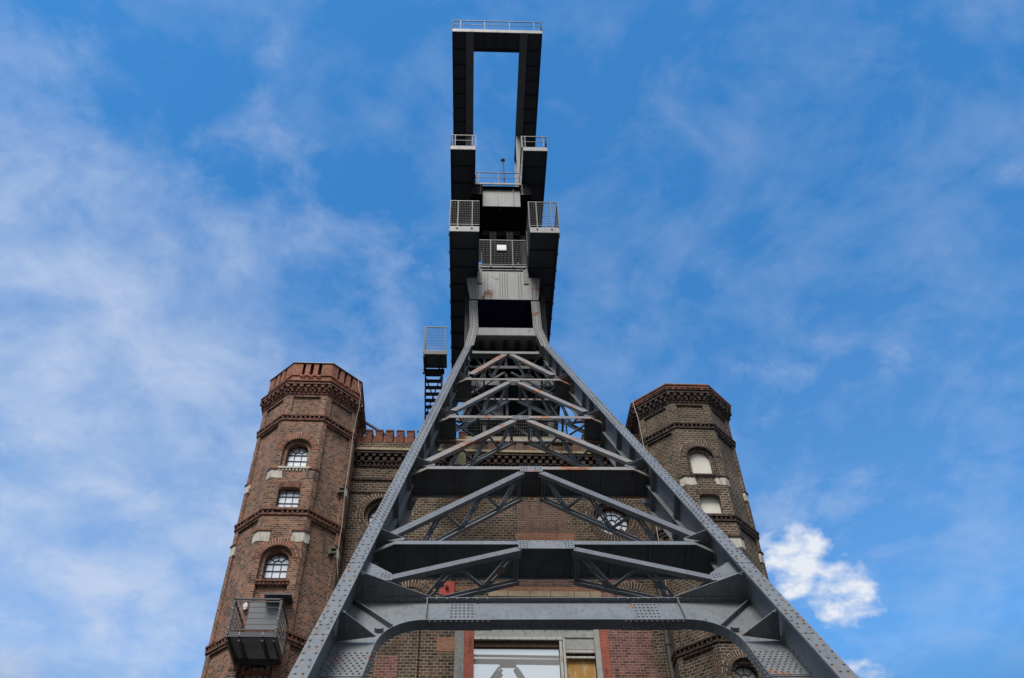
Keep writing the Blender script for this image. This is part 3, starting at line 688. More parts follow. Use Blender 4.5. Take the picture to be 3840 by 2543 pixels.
# ------------------------------------------------------------------ headframe
PHI = R_(-1.2); Xp = Vector((math.cos(PHI), math.sin(PHI), 0)); Yp = Vector((-math.sin(PHI), math.cos(PHI), 0)); Zp = Vector((0, 0, 1))
SL = 1.4826; AL = math.atan(SL); SO = Yp*(28.4-30.1/SL)
Sd = Yp*math.cos(AL)+Zp*math.sin(AL); Nd = -Yp*math.sin(AL)+Zp*math.cos(AL)
def xc(s): return 1.61-.0055*(s-9)
def hwid(s): return 4.44-.091*(s-9.25)
def SW(u, s, d): return SO+Xp*(xc(s)+u)+Sd*s-Nd*d          # strut space: across, up the slope, depth behind the front face
def HW(x, y, z): return Xp*x+Yp*y+Zp*z                     # head space
HF = thing('headframe', 'tall grey riveted steel headframe with splayed strut legs rising over the brick building', 'headframe', (1.9, 8.1, 0))
S1 = 36.6; FW = .30

RV = .024
def build_leg(sg):
    # front flange plates, segment by segment, with a shadow gap at every splice
    cuts = [0, 4.2, 7.4, 10.58, 13.38, 15.47, 20.6, 23.5, 25.85, 30.9, S1]
    leg = MB(SW); rr = MB(SW)
    for a, b in zip(cuts[:-1], cuts[1:]):
        a2 = a+.012; cut = .03 if a > 11 and a < 35 else .0
        o = lambda s: sg*hwid(s); i = lambda s: sg*(hwid(s)-FW)
        pts = [(o(a2+.06), a2+.06, 0), (o(a2)-sg*.05, a2, 0), (i(a2)+sg*.05, a2, 0), (i(a2+.06), a2+.06, 0), (i(b), b, 0), (o(b), b, 0)] if cut else [(o(a2), a2, 0), (i(a2), a2, 0), (i(b), b, 0), (o(b), b, 0)]
        leg.prism(pts, (0, 0, .028))
    def strip(d0, d1, in0, in1, s0, s1):
        leg.loft([(sg*(hwid(s0)-in0), s0, d0), (sg*(hwid(s0)-in1), s0, d0), (sg*(hwid(s0)-in1), s0, d1), (sg*(hwid(s0)-in0), s0, d1)],
                 [(sg*(hwid(s1)-in0), s1, d0), (sg*(hwid(s1)-in1), s1, d0), (sg*(hwid(s1)-in1), s1, d1), (sg*(hwid(s1)-in0), s1, d1)])
    strip(.028, 1.25, .14, .16, 0, S1)                # web
    strip(.0285, .048, .0, FW, 0, S1)                 # inner flange plate
    strip(.68, .70, .02, .14, 13, S1); strip(.68, .70, .16, .29, 13.1, S1)   # mid angles
    strip(1.25, 1.28, .0, FW, 0, S1)                  # rear flange
    for d0, d1 in ((.05, .13), (1.17, 1.25)): strip(d0, d1, .13, .17, 0, S1)
    for s in (2, 5, 8, 17.4, 19.4, 21.6, 23.1, 25.2, 27.0, 28.2, 30.3, 32.0, 33.4, 35.2):   # web stiffeners
        for d0, d1 in ((.05, .68), (.70, 1.25)):
            for in0, in1 in ((.17, .285),):
                leg.prism([(sg*(hwid(s)-in0), s, d0), (sg*(hwid(s)-in1), s, d0), (sg*(hwid(s)-in1), s, d1), (sg*(hwid(s)-in0), s, d1)], (0, .015, 0))
                leg.prism([(sg*(hwid(s)-in0), s+.12, d0), (sg*(hwid(s)-in1), s+.12, d0), (sg*(hwid(s)-in1), s+.12, d1), (sg*(hwid(s)-in0), s+.12, d1)], (0, .015, 0))
    # rivets
    s = 6.0; k = 0
    dense = [(10.62, 11.3), (13.42, 14.0), (15.5, 17.4), (23.5, 24.8), (25.9, 27.2)]
    while s < S1-.1:
        dn = any(a < s < b for a, b in dense); st = .085 if dn else .16
        if s < 15: st = .20 if not dn else .12
        if k % 2 == 0: ins = (.045, .245)
        else: ins = (.085, .205)
        for q in ins: rr.rivet((sg*(hwid(s)-q), s, 0), Nd, RV)
        s += st; k += 1
    s = 13.3
    while s < 30:
        for dd in (.64, 1.21): rr.rivet((sg*(hwid(s)-.16), s, dd), -Xp*sg, .017)
        s += .16
    s = 8
    while s < 13:
        rr.rivet((sg*(hwid(s)-.16), s, .60), -Xp*sg, .02); s += .17
    L0 = leg.build('leg', M['steel_leg'], HF); rr.build('rivets', M['steel'], L0)
    # rust runs below some rivets of the lowest metres
    ru = MB(SW); s = 7.0; random.seed(5+int(sg))
    while s < 13.6:
        for q in (.045, .245, .085, .205):
            if random.random() < .6:
                l = random.uniform(.06, .20); u = sg*(hwid(s)-q)+random.uniform(-.01, .01)
                ru.prism([(u-.011, s-.01, -.0015), (u+.011, s-.01, -.0015), (u+.004, s-l, -.0015), (u-.004, s-l, -.0015)], (0, 0, .001))
        s += .2
    ru.build('rust_runs', M['rust'], L0)
    # upper kinked part up to the head
    # front flange in head space: K1 (z 30.34) -> K2 (31.55) -> top (33.4)
    c = 1.385; pts = [(30.34, 1.98 if sg > 0 else 1.92, .40), (31.55, 1.69, .40), (33.42, 1.70, .40)]
    up = MB(HW); ur = MB(HW)
    for (za, ha, wa), (zb, hb, wb) in zip(pts[:-1], pts[1:]):
        ca = 1.46 if za < 31 else 1.40; cb = 1.40 if zb < 32 else 1.355
        if za < 31: ha = 1.95
        up.loft([(ca+sg*ha, 28.56, za), (ca+sg*(ha-wa), 28.56, za), (ca+sg*(ha-wa), 28.60, za), (ca+sg*ha, 28.60, za)],
                [(cb+sg*hb, 28.56, zb), (cb+sg*(hb-wb), 28.56, zb), (cb+sg*(hb-wb), 28.60, zb), (cb+sg*hb, 28.60, zb)])
        up.loft([(ca+sg*(ha-.2), 28.6, za), (ca+sg*(ha-.22), 28.6, za), (ca+sg*(ha-.22), 29.4, za-.3), (ca+sg*(ha-.2), 29.4, za-.3)],
                [(cb+sg*(hb-.2), 28.6, zb), (cb+sg*(hb-.22), 28.6, zb), (cb+sg*(hb-.22), 29.4, zb), (cb+sg*(hb-.2), 29.4, zb)])
        z = za+.08
        while z < zb:
            f = (z-za)/(zb-za); cc = ca+(cb-ca)*f; hh = ha+(hb-ha)*f
            for q in (.05, .13, .27, .35): ur.rivet((cc+sg*(hh-q), 28.56, z), -Yp, .02)
            z += .11
    U0 = up.build('leg_head', M['steel_head'], HF); ur.build('rivets', M['steel_dark'], U0)
    # concrete foot
    f = MB(SW); u = sg*(hwid(0)-.15); p = SW(u, 0, .6)
    f = MB(); f.box(p.x-.8, p.x+.8, p.y-1.0, p.y+1.0, 0, .7); f.build('footing', M['concrete'], HF)
for sg in (-1, 1): build_leg(sg)

# ---- portal beam with curved corners
PD = .68                                             # web plane depth
curve = [(0, 12.20), (2.46, 12.20), (2.62, 12.185), (2.78, 12.14), (2.94, 12.05), (3.07, 11.93), (3.17, 11.80), (3.25, 11.64), (3.305, 11.45), (3.34, 11.2), (3.36, 10.95), (3.43, 10.25), (3.43+.091*10.2, .05)]
pt = MB(SW); fl = MB(SW); pr_ = MB(SW)
topc = 13.05
for sg in (-1, 1):
    for (a, b) in zip(curve[:-1], curve[1:]):
        # web between curve and the leg web / top edge
        if b[1] >= 12.0: pt.prism([(sg*a[0], a[1], PD), (sg*b[0], b[1], PD), (sg*b[0], topc, PD), (sg*a[0], topc, PD)], (0, 0, .02))
        else:
            ia = hwid(a[1])-.16; ib = hwid(b[1])-.16
            pt.prism([(sg*a[0], a[1], PD), (sg*b[0], b[1], PD), (sg*ib, b[1], PD), (sg*ia, a[1], PD)], (0, 0, .02))
        # lower flange, perpendicular to the web
        v = Vector((b[0]-a[0], b[1]-a[1])).normalized(); n = Vector((v.y, -v.x))*.02
        if n.y > 0: n = -n
        fl.prism([(sg*a[0], a[1], .58), (sg*b[0], b[1], .58), (sg*(b[0]-0*n.x), b[1]+n.y-abs(n.x)*.3, .58), (sg*a[0], a[1]+n.y-abs(n.x)*.3, .58)], (0, 0, .21))
    pt.prism([(sg*2.94, 12.05, PD+.001), (sg*2.94, topc, PD+.001), (sg*(hwid(13.05)-.16), topc, PD+.001), (sg*(hwid(11.93)-.16), 11.93, PD+.001), (sg*3.07, 11.93, PD+.001)], (0, 0, .018))
    # top flange
    fl.prism([(0, topc, .58), (sg*(hwid(13.05)-.17), topc, .58), (sg*(hwid(13.05)-.17), topc, .80), (0, topc, .80)], (0, .022, 0))
    # vertical and diagonal stiffeners
    fl.prism([(sg*2.475, 12.2, .585), (sg*2.475, topc, .585), (sg*2.475, topc, PD), (sg*2.475, 12.2, PD)], (sg*.016, 0, 0))
    fl.prism([(sg*3.92, 13.02, .575), (sg*3.07, 12.0, .575), (sg*3.07, 12.0, PD), (sg*3.92, 13.02, PD)], (sg*.012, -.012, 0))
    # small hexagonal lug
    fl.prism([(sg*(3.32+.085*math.cos(a)), 12.02-.09+.05*math.sin(a), .60) for a in [math.pi/3*i for i in range(6)]], (0, 0, .08))
    fl.prism([(sg*2.85, 12.12, .60), (sg*2.85, 12.28, .60), (sg*2.85, 12.28, PD), (sg*2.85, 12.12, PD)], (sg*.015, 0, 0))
    # splice plates with rivets
    pr_.prism([(sg*1.55, 12.25, PD-.014), (sg*2.05, 12.25, PD-.014), (sg*2.05, 12.98, PD-.014), (sg*1.55, 12.98, PD-.014)], (0, 0, .0135))
    for i in range(3):
        for g0 in (1.60, 1.84):
            for j in range(6): pr_.rivet((sg*(g0+i*.08), 12.32+j*.12, PD-.014), Nd, .022, .016)
    ii = lambda s: hwid(s)-.18
    pr_.prism([(sg*3.37, 11.24, PD-.014), (sg*ii(11.24), 11.24, PD-.014), (sg*ii(10.42), 10.42, PD-.014), (sg*3.44, 10.42, PD-.014)], (0, 0, .0135))
    for j in range(9):
        s = 11.15-j*.082
        for i in range(6): u = 3.44+(11.2-s)*.09+i*.105+(.05 if j % 2 else 0); pr_.rivet((sg*u, s, PD-.014), Nd, .021, .016)
    pr_.prism([(sg*3.47, 10.36, PD-.02), (sg*ii(10.36), 10.36, PD-.02), (sg*ii(10.36), 10.385, PD-.02), (sg*3.47, 10.385, PD-.02)], (0, 0, .02))
    # rivets: top flange underside, lower flange cover plate, curved flange
    for i in range(26):
        u = 1.3+i*.1; pr_.rivet((sg*u, topc, .60+.045*(i % 2)), -Sd, .018, .014)
        if u < 2.5: 
            pr_.rivet((sg*u, 12.163, .61), -Sd, .018, .014); pr_.rivet((sg*(u+.04), 12.163, .755), -Sd, .018, .014)
    fl.prism([(sg*1.22, 12.179, .575), (sg*2.40, 12.179, .575), (sg*2.40, 12.179, .795), (sg*1.22, 12.179, .795)], (0, -.015, 0))
    for j in range(60):
        s = 11.1-j*.12
        if s < 4: break
        u = 3.35+(11.0-s)*.093
        for dd in (.615, .75): pr_.rivet((sg*(u-.022), s+.06*(dd > .7), dd), -Xp*sg, .019, .014)
PB = pt.build('portal_beam', M['steel_leg'], HF); fl.build('flange', M['steel_leg'], PB); pr_.build('splice_plates', M['steel_leg'], PB)

# ---- triangular haunch plates (perpendicular to the strut face)
def tri(s, pts, name='haunch_plate'):
    m_ = MB(SW)
    for sg in (-1, 1):
        m_ = MB(SW); m_.prism([(sg*u, s, d) for u, d in pts], (0, .02, 0))
        if len(pts) == 3:
            (ua, da), (ub, db), (uc, dc) = pts
            for i in range(8): f = .15+.08*i; m_.rivet((sg*(ua+(uc-ua)*f-.10), s, .10+.0*f+.04*(i % 1)), -Sd, .017, .013)
            for i in range(7): f = .2+.09*i; m_.rivet((sg*(ua-.08), s, .06+dc*f), -Sd, .016, .012)
        m_.build(name, M['steel_leg'], HF)
h = hwid(13.08); tri(13.08, [(h-.27, .03), (2.42, .575), (h-.17, .67)])
h = hwid(11.55); tri(11.55, [(h-.27, .03), (3.33, .575), (h-.17, .67)])
for sg in (-1, 1):                                    # two rivet rows on the big haunch
    m_ = MB(SW)
    for i in range(8):
        for dd in (.36, .46): m_.rivet((sg*(3.85-.10*i), 13.08, dd-.0*i), -Sd, .018, .014)
    m_.build('rivets', M['steel'], PB)

# ---- horizontal beams and K braces
DF, DR = .25, 1.08
levels = [  # s_lo, s_hi of the front strip, gusset half width, gusset low s, solid web
    (14.88, 15.06, .61, 14.63, True), (19.90, 20.13, .31, 19.67, True), (25.12, 25.40, .28, 24.91, False), (30.70, 30.96, .25, 30.40, False)]
braces = [ # from (u,s) centre to (u,s) leg, width, material
    (.60, 14.66, 3.30, 13.24, .22), (.27, 19.66, 3.42, 15.40, .25), (.25, 24.86, 2.86, 20.62, .27), (.20, 30.36, 2.27, 26.05, .27)]
def strutted(n):
    lo, hi, gw, gl, solid = levels[n]; sm = hi-.03; e = hwid(sm)
    mt = (M['steel_leg'], M['steel_rusty'], M['steel_rusty'], M['steel_rusty'])[n] if n != 1 else M['steel_rusty']
    b = MB(SW)
    for sg in (-1, 1):
        b.prism([(0, lo, DF), (sg*(e-.62), lo, DF), (sg*(e-.62), hi, DF), (0, hi, DF)], (0, 0, .02))
        b.loft([(sg*(e-.62), lo, DF), (sg*(e-.62), hi, DF), (sg*(e-.62), hi, DF+.02), (sg*(e-.62), lo, DF+.02)],
               [(sg*(e-.17), lo, DF+.20), (sg*(e-.17), hi, DF+.20), (sg*(e-.17), hi, DF+.22), (sg*(e-.17), lo, DF+.22)])
        b.prism([(0, lo+.02, DR-.02), (sg*(hwid(lo)-.17), lo+.02, DR-.02), (sg*(hwid(lo)-.17), hi-.02, DR-.02), (0, hi-.02, DR-.02)], (0, 0, .02))
    bo = b.build('cross_beam', mt, HF)
    wb = MB(SW)
    if solid:
        for sg in (-1, 1):
            wb.prism([(0, sm-.05, DF+.02), (sg*(e-.62), sm-.05, DF+.02), (sg*(e-.17), sm-.05, DF+.22), (sg*(e-.17), sm-.05, DR-.02), (0, sm-.05, DR-.02)], (0, .015, 0))
            k = 0.0
            for u in [gw+.0]+[gw+.0+.85*(i+1) for i in range(5)]:
                if u > e-.5: break
                wb.prism([(sg*u-.03, sm-.10, DF+.03), (sg*u+.03, sm-.10, DF+.03), (sg*u+.03, sm-.10, DR-.03), (sg*u-.03, sm-.10, DR-.03)], (0, .06, 0))
                wb.prism([(sg*u-.1, sm-.056, DF+.03), (sg*u+.1, sm-.056, DF+.03), (sg*u+.03, sm-.056, DF+.16), (sg*u-.03, sm-.056, DF+.16)], (0, .005, 0))
    else:
        us = [gw+.02, gw+.02+(e-.45-gw)*.5, e-.45]
        for sg in (-1, 1):
            for u in us[:2]: wb.bar((sg*u, sm-.05, DF+.02), (sg*u, sm-.05, DR), .07, .05, (0, 1, 0))
            for a, c, q0, q1 in ((us[2], us[1], DF+.04, DR-.04), (us[1], us[0], DR-.04, DF+.04)):
                wb.bar((sg*a, sm-.05, q0), (sg*c, sm-.05, q1), .06, .05, (0, 1, 0))
            wb.prism([(sg*(e-.17), sm-.05, DF+.22), (sg*(e-.62), sm-.05, DF+.02), (sg*(e-.82), sm-.05, DF+.02), (sg*(e-.82), sm-.05, 1.22), (sg*(e-.17), sm-.05, 1.22)], (0, .015, 0))
    wb.build('web', M['steel_web_shaded'], bo)
    # gusset plate at the centre
    gp = MB(SW); gp.prism([(-gw, gl, DF-.016), (gw, gl, DF-.016), (gw, hi+.0, DF-.016), (-gw, hi+.0, DF-.016)], (0, 0, .0155))
    for sg in (-1, 1):
        for i in range(3):
            for j in range(4): gp.rivet((sg*(gw-.05-i*.07), gl+.06+j*(hi-gl-.1)/3.5, DF-.016), Nd, .017, .012)
    for i in range(5): gp.rivet((-gw*.6+i*gw*.3, hi-.05, DF-.016), Nd, .017, .012)
    gp.build('gusset_plate', (M['steel_leg'], M['steel_leg'], M['steel'], M['steel_rusty'])[n], HF)
    # small haunches where beam meets leg
    sh = hi+.14; h = hwid(sh)
    tri(sh, [(h-.28, .03), (h-.80, DF+.0), (h-.70, DF+.10), (h-.17, .50), (h-.17, .05)])
    m_ = MB(SW)
    for sg in (-1, 1):
        m_ = MB(SW); m_.prism([(sg*(h-.80), hi-.0, DF-.014), (sg*(h-.45), hi+.0, DF+.0), (sg*(h-.45), sh+.02, DF+.05), (sg*(h-.80), sh+.02, DF-.014)], (0, 0, .012)); m_.build('cleat', M['steel_leg'], HF)
def brace(n):
    u0, s0, u1, s1, wd = braces[n]
    mt = M['steel_leg'] if n == 0 else (M['steel_rusty'] if n >= 2 else M['steel'])
    if n == 0: mt = M['steel']
    for sg in (-1, 1):
        d = Vector((u1-u0, s1-s0)); L_ = d.length; d.normalize(); nn = Vector((-d.y, d.x))
        if nn.y < 0: nn = -nn
        f = MB(SW)
        def ch(a, b, dep, w_, th):      # a chord: flat face plus two thin lips
            q = [(a[0]+nn.x*w_/2, a[1]+nn.y*w_/2), (b[0]+nn.x*w_/2, b[1]+nn.y*w_/2), (b[0]-nn.x*w_/2, b[1]-nn.y*w_/2), (a[0]-nn.x*w_/2, a[1]-nn.y*w_/2)]
            f.prism([(sg*x, y, dep) for x, y in q], (0, 0, .016))
            for e_ in (1, -1):
                o = nn*(w_/2*e_); i_ = nn*((w_/2-.014)*e_)
                f.prism([(sg*(a[0]+o.x), a[1]+o.y, dep+.016), (sg*(b[0]+o.x), b[1]+o.y, dep+.016), (sg*(b[0]+i_.x), b[1]+i_.y, dep+.016), (sg*(a[0]+i_.x), a[1]+i_.y, dep+.016)], (0, 0, th))
        ch((u0, s0), (u1, s1), DF+.002, wd*.86, .09)
        bo = f.build('brace', mt, HF)
        # rear chord: bends up to the centre post
        f = MB(SW); r0 = (u0+.20*L_*d.x*.9, s0+.20*L_*d.y*.9); DB = DR-.06
        def chr(a, b, w_=.17):
            f.bar((sg*a[0], a[1], DB), (sg*b[0], b[1], DB), w_, .03, (0, 0, 1)); 
            for e_ in (1, -1): f.bar((sg*(a[0]+nn.x*w_*.45*e_), a[1]+nn.y*w_*.45*e_, DB-.035), (sg*(b[0]+nn.x*w_*.45*e_), b[1]+nn.y*w_*.45*e_, DB-.035), .014, .07, (0, 0, 1))
        c0 = (u0+.02, s0-.05)
        chr(c0, (u1, s1))
        # lattice between the chords
        nbay = 2 if n == 0 else 3
        pt_ = lambda t: (u0+(u1-u0)*t, s0+(s1-s0)*t)
        nf = [.02+.94*i/nbay for i in range(nbay+1)]; nb = [x+.52/nbay*1.0 for x in nf]
        f.bar((sg*(u0+.03), s0-.02, DF+.03), (sg*(u0+.03), s0-.02, DB), .05, .03, (1, 0, 0)); f.bar((sg*(u0+.09), s0-.02, DF+.03), (sg*(u0+.09), s0-.02, DB), .05, .03, (1, 0, 0))
        for i in range(nbay+1):
            a = pt_(nf[i])
            gpl = nn*.0
            f.prism([(sg*(a[0]+d.x*x-.0), a[1]+d.y*x-.03, y) for x, y in ((-.16, DF+.05), (.18, DF+.05), (.12, DF+.22), (-.10, DF+.22))], (0, .012, 0))
            if nb[i] < 1.02:
                b_ = pt_(min(nb[i], 1.0))
                for e_ in (-.085, .085):
                    f.bar((sg*(a[0]+d.x*(.06+e_)), a[1]+d.y*(.06+e_), DF+.08), (sg*(b_[0]+d.x*e_), b_[1]+d.y*e_, DB-.04), .05, .05, (0, 1, 0))
                for q in (.12, .5, .88):
                    p_ = [a[k]+(b_[k]-a[k])*q for k in (0, 1)]; dd_ = DF+.08+(DB-.04-DF-.08)*q
                    f.bar((sg*(p_[0]-d.x*.10), p_[1]-d.y*.10, dd_), (sg*(p_[0]+d.x*.10), p_[1]+d.y*.10, dd_), .012, .14, (0, 0, 1))
                f.prism([(sg*(b_[0]+d.x*x), b_[1]+d.y*x-.03, y) for x, y in ((-.16, DB-.02), (.16, DB-.02), (.10, DB-.16), (-.10, DB-.16))], (0, .012, 0))
                if i < nbay:
                    a2 = pt_(nf[i+1]); f.bar((sg*b_[0], b_[1], DB-.05), (sg*a2[0], a2[1], DF+.08), .06, .05, (0, 1, 0))
        f.build('lattice', M['steel_leg'], bo)
for n in range(4): strutted(n); brace(n)
for sg in (-1, 1):                                    # pale end plates of the lowest braces
    m_ = MB(SW); m_.prism([(sg*3.18, 13.12, DF-.014), (sg*3.22, 13.42, DF-.014), (sg*(hwid(13.95)-.29), 13.95, DF-.014), (sg*(hwid(13.95)-.18), 13.95, DF-.014), (sg*(hwid(13.2)-.18), 13.12, DF-.014)], (0, 0, .014))
    for i in range(3):
        for j in range(3): m_.rivet((sg*(3.26+i*.07), 13.22+j*.07+i*.03, DF-.014), Nd, .018, .012)
    m_.build('gusset_plate', M['steel_leg'], HF)

# ---- top braces (level five) and the two top cross girders
m5 = MB(SW); lo5, hi5 = 36.0, 36.5
m5.prism([(-1.62, lo5, DF), (1.42, lo5, DF), (1.42, hi5, DF), (-1.62, hi5, DF)], (0, 0, .03)); m5.prism([(-1.7, hi5-.02, DF+.03), (1.5, hi5-.02, DF+.03), (1.5, hi5-.02, .6), (-1.7, hi5-.02, .6)], (0, .02, 0))
m5.build('cross_beam', M['steel_head'], HF)
for sg in (-1, 1):
    f = MB(SW); a = (.16, 35.85); b = (1.68, 31.75); f.bar((sg*a[0], a[1], DF+.02), (sg*b[0], b[1], DF+.02), .27, .03, (0, 0, 1))
    for e_ in (-.12, .12): f.bar((sg*(a[0]+e_), a[1]+e_*.4, DF+.07), (sg*(b[0]+e_), b[1]+e_*.4, DF+.07), .015, .1, (0, 0, 1))
    bo = f.build('brace', M['steel_rusty'], HF); f = MB(SW)
    f.bar((sg*a[0], a[1]-.1, DR), (sg*b[0], b[1], DR), .12, .06, (0, 0, 1))
    P = [(.18, 35.6, .3), (.75, 34.3, 1.0), (.95, 33.7, .3), (1.4, 32.6, 1.0), (1.55, 32.1, .3)]
    for p, q in zip(P[:-1], P[1:]):
        for e_ in (-.04, .04): f.bar((sg*(p[0]+e_), p[1], p[2]), (sg*(q[0]+e_), q[1], q[2]), .04, .05, (0, 1, 0))
    f.build('lattice', M['steel_leg'], bo)
    # upright dark box plates at level four
    f = MB(SW); e = hwid(32); f.prism([(sg*(e-.62), 31.05, .26), (sg*(e-.17), 31.05, .10), (sg*(e-.17), 31.05, .9), (sg*(e-.62), 31.05, .9)], (0, .02, 0))
    f.prism([(sg*(e-.62), 31.05, .26), (sg*(e-.62), 32.4, .26), (sg*(e-.62), 32.4, .9), (sg*(e-.62), 31.05, .9)], (sg*.02, 0, 0)); f.build('box_plate', M['steel_leg'], HF)
h6 = MB(HW); h6.box(.05, 2.80, 28.60, 28.63, 31.07, 31.56); h6.box(.05, 2.80, 28.62, 29.0, 31.04, 31.07); h6.box(.0, 2.85, 29.0, 29.75, 31.04, 31.07)
h6o = h6.build('cross_beam', M['steel_head'], HF); m_ = MB(HW)
for i in range(5): x = .25+i*.57; m_.box(x-.10, x+.10, 28.9, 29.7, 30.9, 31.04)
m_.build('stiffeners', M['steel_dark'], h6o)

# ---- riveted front plate of the head
m_ = MB(HW)
m_.prism([(-.30, 28.55, 33.50), (3.02, 28.55, 33.50), (3.16, 28.55, 35.10), (2.95, 28.55, 35.12), (2.40, 28.55, 35.14), (2.40, 28.55, 35.60), (.22, 28.55, 35.60), (.22, 28.55, 35.10), (-.35, 28.55, 35.08), (-.52, 28.55, 35.05)], (0, .03, 0))
fp = m_.build('front_plate', M['steel_head'], HF)
m_ = MB(HW); m_.box(.03, .27, 28.50, 28.55, 34.64, 35.97); m_.box(2.33, 2.58, 28.50, 28.55, 34.64, 35.97)
m_.build('side_strap', M['steel_head'], fp)
m_ = MB(HW)
for z in [33.58+.115*i for i in range(17)]:
    for x in (.42, .56, 1.16, 1.28, 1.40, 1.52, 2.08, 2.20): m_.rivet((x, 28.55, z), -Yp, .02)
    if z < 34.9:
        for x in (-.15, .0, 2.72, 2.9): m_.rivet((x+(z-33.6)*(-.08 if x < 1 else .05), 28.55, z), -Yp, .02)
for z in [34.7+.1*i for i in range(13)]:
    for x in (.08, .15, .22, 2.38, 2.45, 2.52): m_.rivet((x, 28.50, z), -Yp, .02)
m_.build('rivets', M['steel_dark'], fp)
m_ = MB(HW); m_.box(.2, 2.45, 28.44, 28.50, 35.80, 35.93); m_.box(.2, 2.45, 28.50, 28.9, 35.66, 35.72); m_.build('ledge_beam', M['steel_head'], HF)

# ---- mesh panels and railings
def mesh_panel(parent, name, p0, p1, h, nv, nh, posts, wire=.012, top=.05, xf=HW, pm='galv'):
    m_ = MB(xf); a = Vector(p0); b = Vector(p1)
    for i in range(nv+1): p = a.lerp(b, i/nv); m_.bar(p, p+Vector((0, 0, h)), wire*.7, wire*.7, (1, .01, 0))
    for j in range(nh+1): q = Vector((0, 0, h*j/nh)); m_.bar(a+q, b+q, wire, wire)
    w_ = m_.build(name, M['mesh'], parent)
    m_ = MB(xf); m_.bar(a+Vector((0, 0, h)), b+Vector((0, 0, h)), top, top); m_.bar(a, b, top*.8, top*.8); m_.build('frame', M['balc'], w_); m_ = MB(xf)
    for t_ in posts: p = a.lerp(b, t_); m_.bar(p+Vector((0, 0, -.15)), p+Vector((0, 0, h)), .05, .05, (1, .01, 0))
    m_.build('posts', M[pm], w_); return w_
def low_rail(parent, p0, p1, h, posts, xf=HW):
    m_ = MB(xf); a = Vector(p0); b = Vector(p1); up = Vector((0, 0, h))
    m_.bar(a+up, b+up, .05, .05); m_.bar(a+up*.5, b+up*.5, .03, .03)
    rl = m_.build('railing', M['balc'], parent); m_ = MB(xf)
    for t_ in posts: p = a.lerp(b, t_); m_.bar(p-Vector((0, 0, .12)), p+up, .05, .05, (1, .01, 0))
    m_.build('posts', M['galv'], rl); return rl
mesh_panel(HF, 'mesh_guard', (.13, 28.42, 35.97), (2.52, 28.42, 35.97), 1.97, 34, 11, (.24, .71), .012)
m_ = MB(HW); m_.box(1.03, 1.51, 28.36, 28.39, 37.15, 37.50); m_.box(1.03, 1.51, 28.36, 28.39, 37.06, 37.12); sg_ = m_.build('notice_plate', M['white'], HF)

# ---- decks. (x0,x1,y0,y1,zb,zt)
def deck(x0, x1, y0, y1, zb, zt, ribs=1.15, inner=None, name='deck', bolts=True, boltside=None):
    m_ = MB(HW); m_.box(x0+.03, x1-.03, y0+.06, y1, zb+.10, zt-.02)
    for x in (x0, x1-.06): m_.box(x, x+.06, y0+.05, y1, zb, zt)
    if inner: m_.box(inner[0], inner[1], y0+.3, y1, zb-.25, zb+.09)
    y = y0+ribs
    while y < y1: m_.box(x0+.07, x1-.07, y, y+.06, zb+.01, zb+.10); y += ribs
    d = m_.build(name, M['steel_dark'], HF)
    f = MB(HW); f.box(x0, x1, y0, y0+.05, zb, zt); f.build('fascia', M['steel_head'], d)
    if bolts:
        b = MB(HW); y = y0+.4
        for x in (x0+.25*(x1-x0), x0+.75*(x1-x0)): b.tube([(x, y0-.04, zt-.15), (x, y0+.01, zt-.15)], .05, 8)
        while y < y1:
            for x in ((x0-.02,), (x1+.02,))[0 if boltside == 'L' else 1]: b.tube([(x-.04, y, zb+.2), (x+.04, y, zb+.2)], .045, 6); b.tube([(x-.03, y, zb+.34), (x+.03, y, zb+.34)], .035, 6)
            y += 1.1
        b.build('bolts', M['galv'], d)
    return d
d = deck(-1.33, .10, 26.0, 35.7, 35.52, 35.92, boltside='L'); mesh_panel(d, 'mesh_guard', (-1.33, 26.02, 36.07), (.10, 26.02, 36.07), 1.93, 17, 10, (.27, .76))
mesh_panel(d, 'mesh_guard', (-1.33, 26.02, 36.07), (-1.33, 33.4, 36.07), 1.93, 60, 10, (.0, .25, .5, .75, 1))
d = deck(2.55, 3.98, 26.0, 33.6, 35.52, 35.92, boltside='R'); mesh_panel(d, 'mesh_guard', (2.53, 26.02, 36.07), (4.0, 26.02, 36.07), 1.93, 17, 10, (.27, .76))
mesh_panel(d, 'mesh_guard', (4.0, 26.02, 36.07), (4.0, 33.4, 36.07), 1.93, 12, 10, (.0, .25, .5, .75, 1)); mesh_panel(d, 'mesh_guard', (2.55, 26.02, 36.07), (2.55, 29.5, 36.07), 1.93, 24, 10, (.0, .5, 1))
d = deck(-1.51, -.13, 26.5, 33.0, 43.5, 43.85, bolts=False); low_rail(d, (-1.5, 26.52, 43.9), (-.13, 26.52, 43.9), 1.05, (0, .17, .86, 1)); low_rail(d, (-1.5, 26.52, 43.9), (-1.5, 32.8, 43.9), 1.05, (0, .25, .5, .75, 1))
d = deck(2.50, 3.83, 26.5, 33.0, 43.5, 43.85, bolts=False); low_rail(d, (2.42, 26.52, 43.9), (3.82, 26.52, 43.9), 1.05, (0, .14, .86, 1)); low_rail(d, (3.82, 26.52, 43.9), (3.82, 32.8, 43.9), 1.05, (0, .25, .5, .75, 1)); low_rail(d, (2.45, 26.52, 43.9), (2.45, 30, 43.9), 1.05, (0, .5, 1))
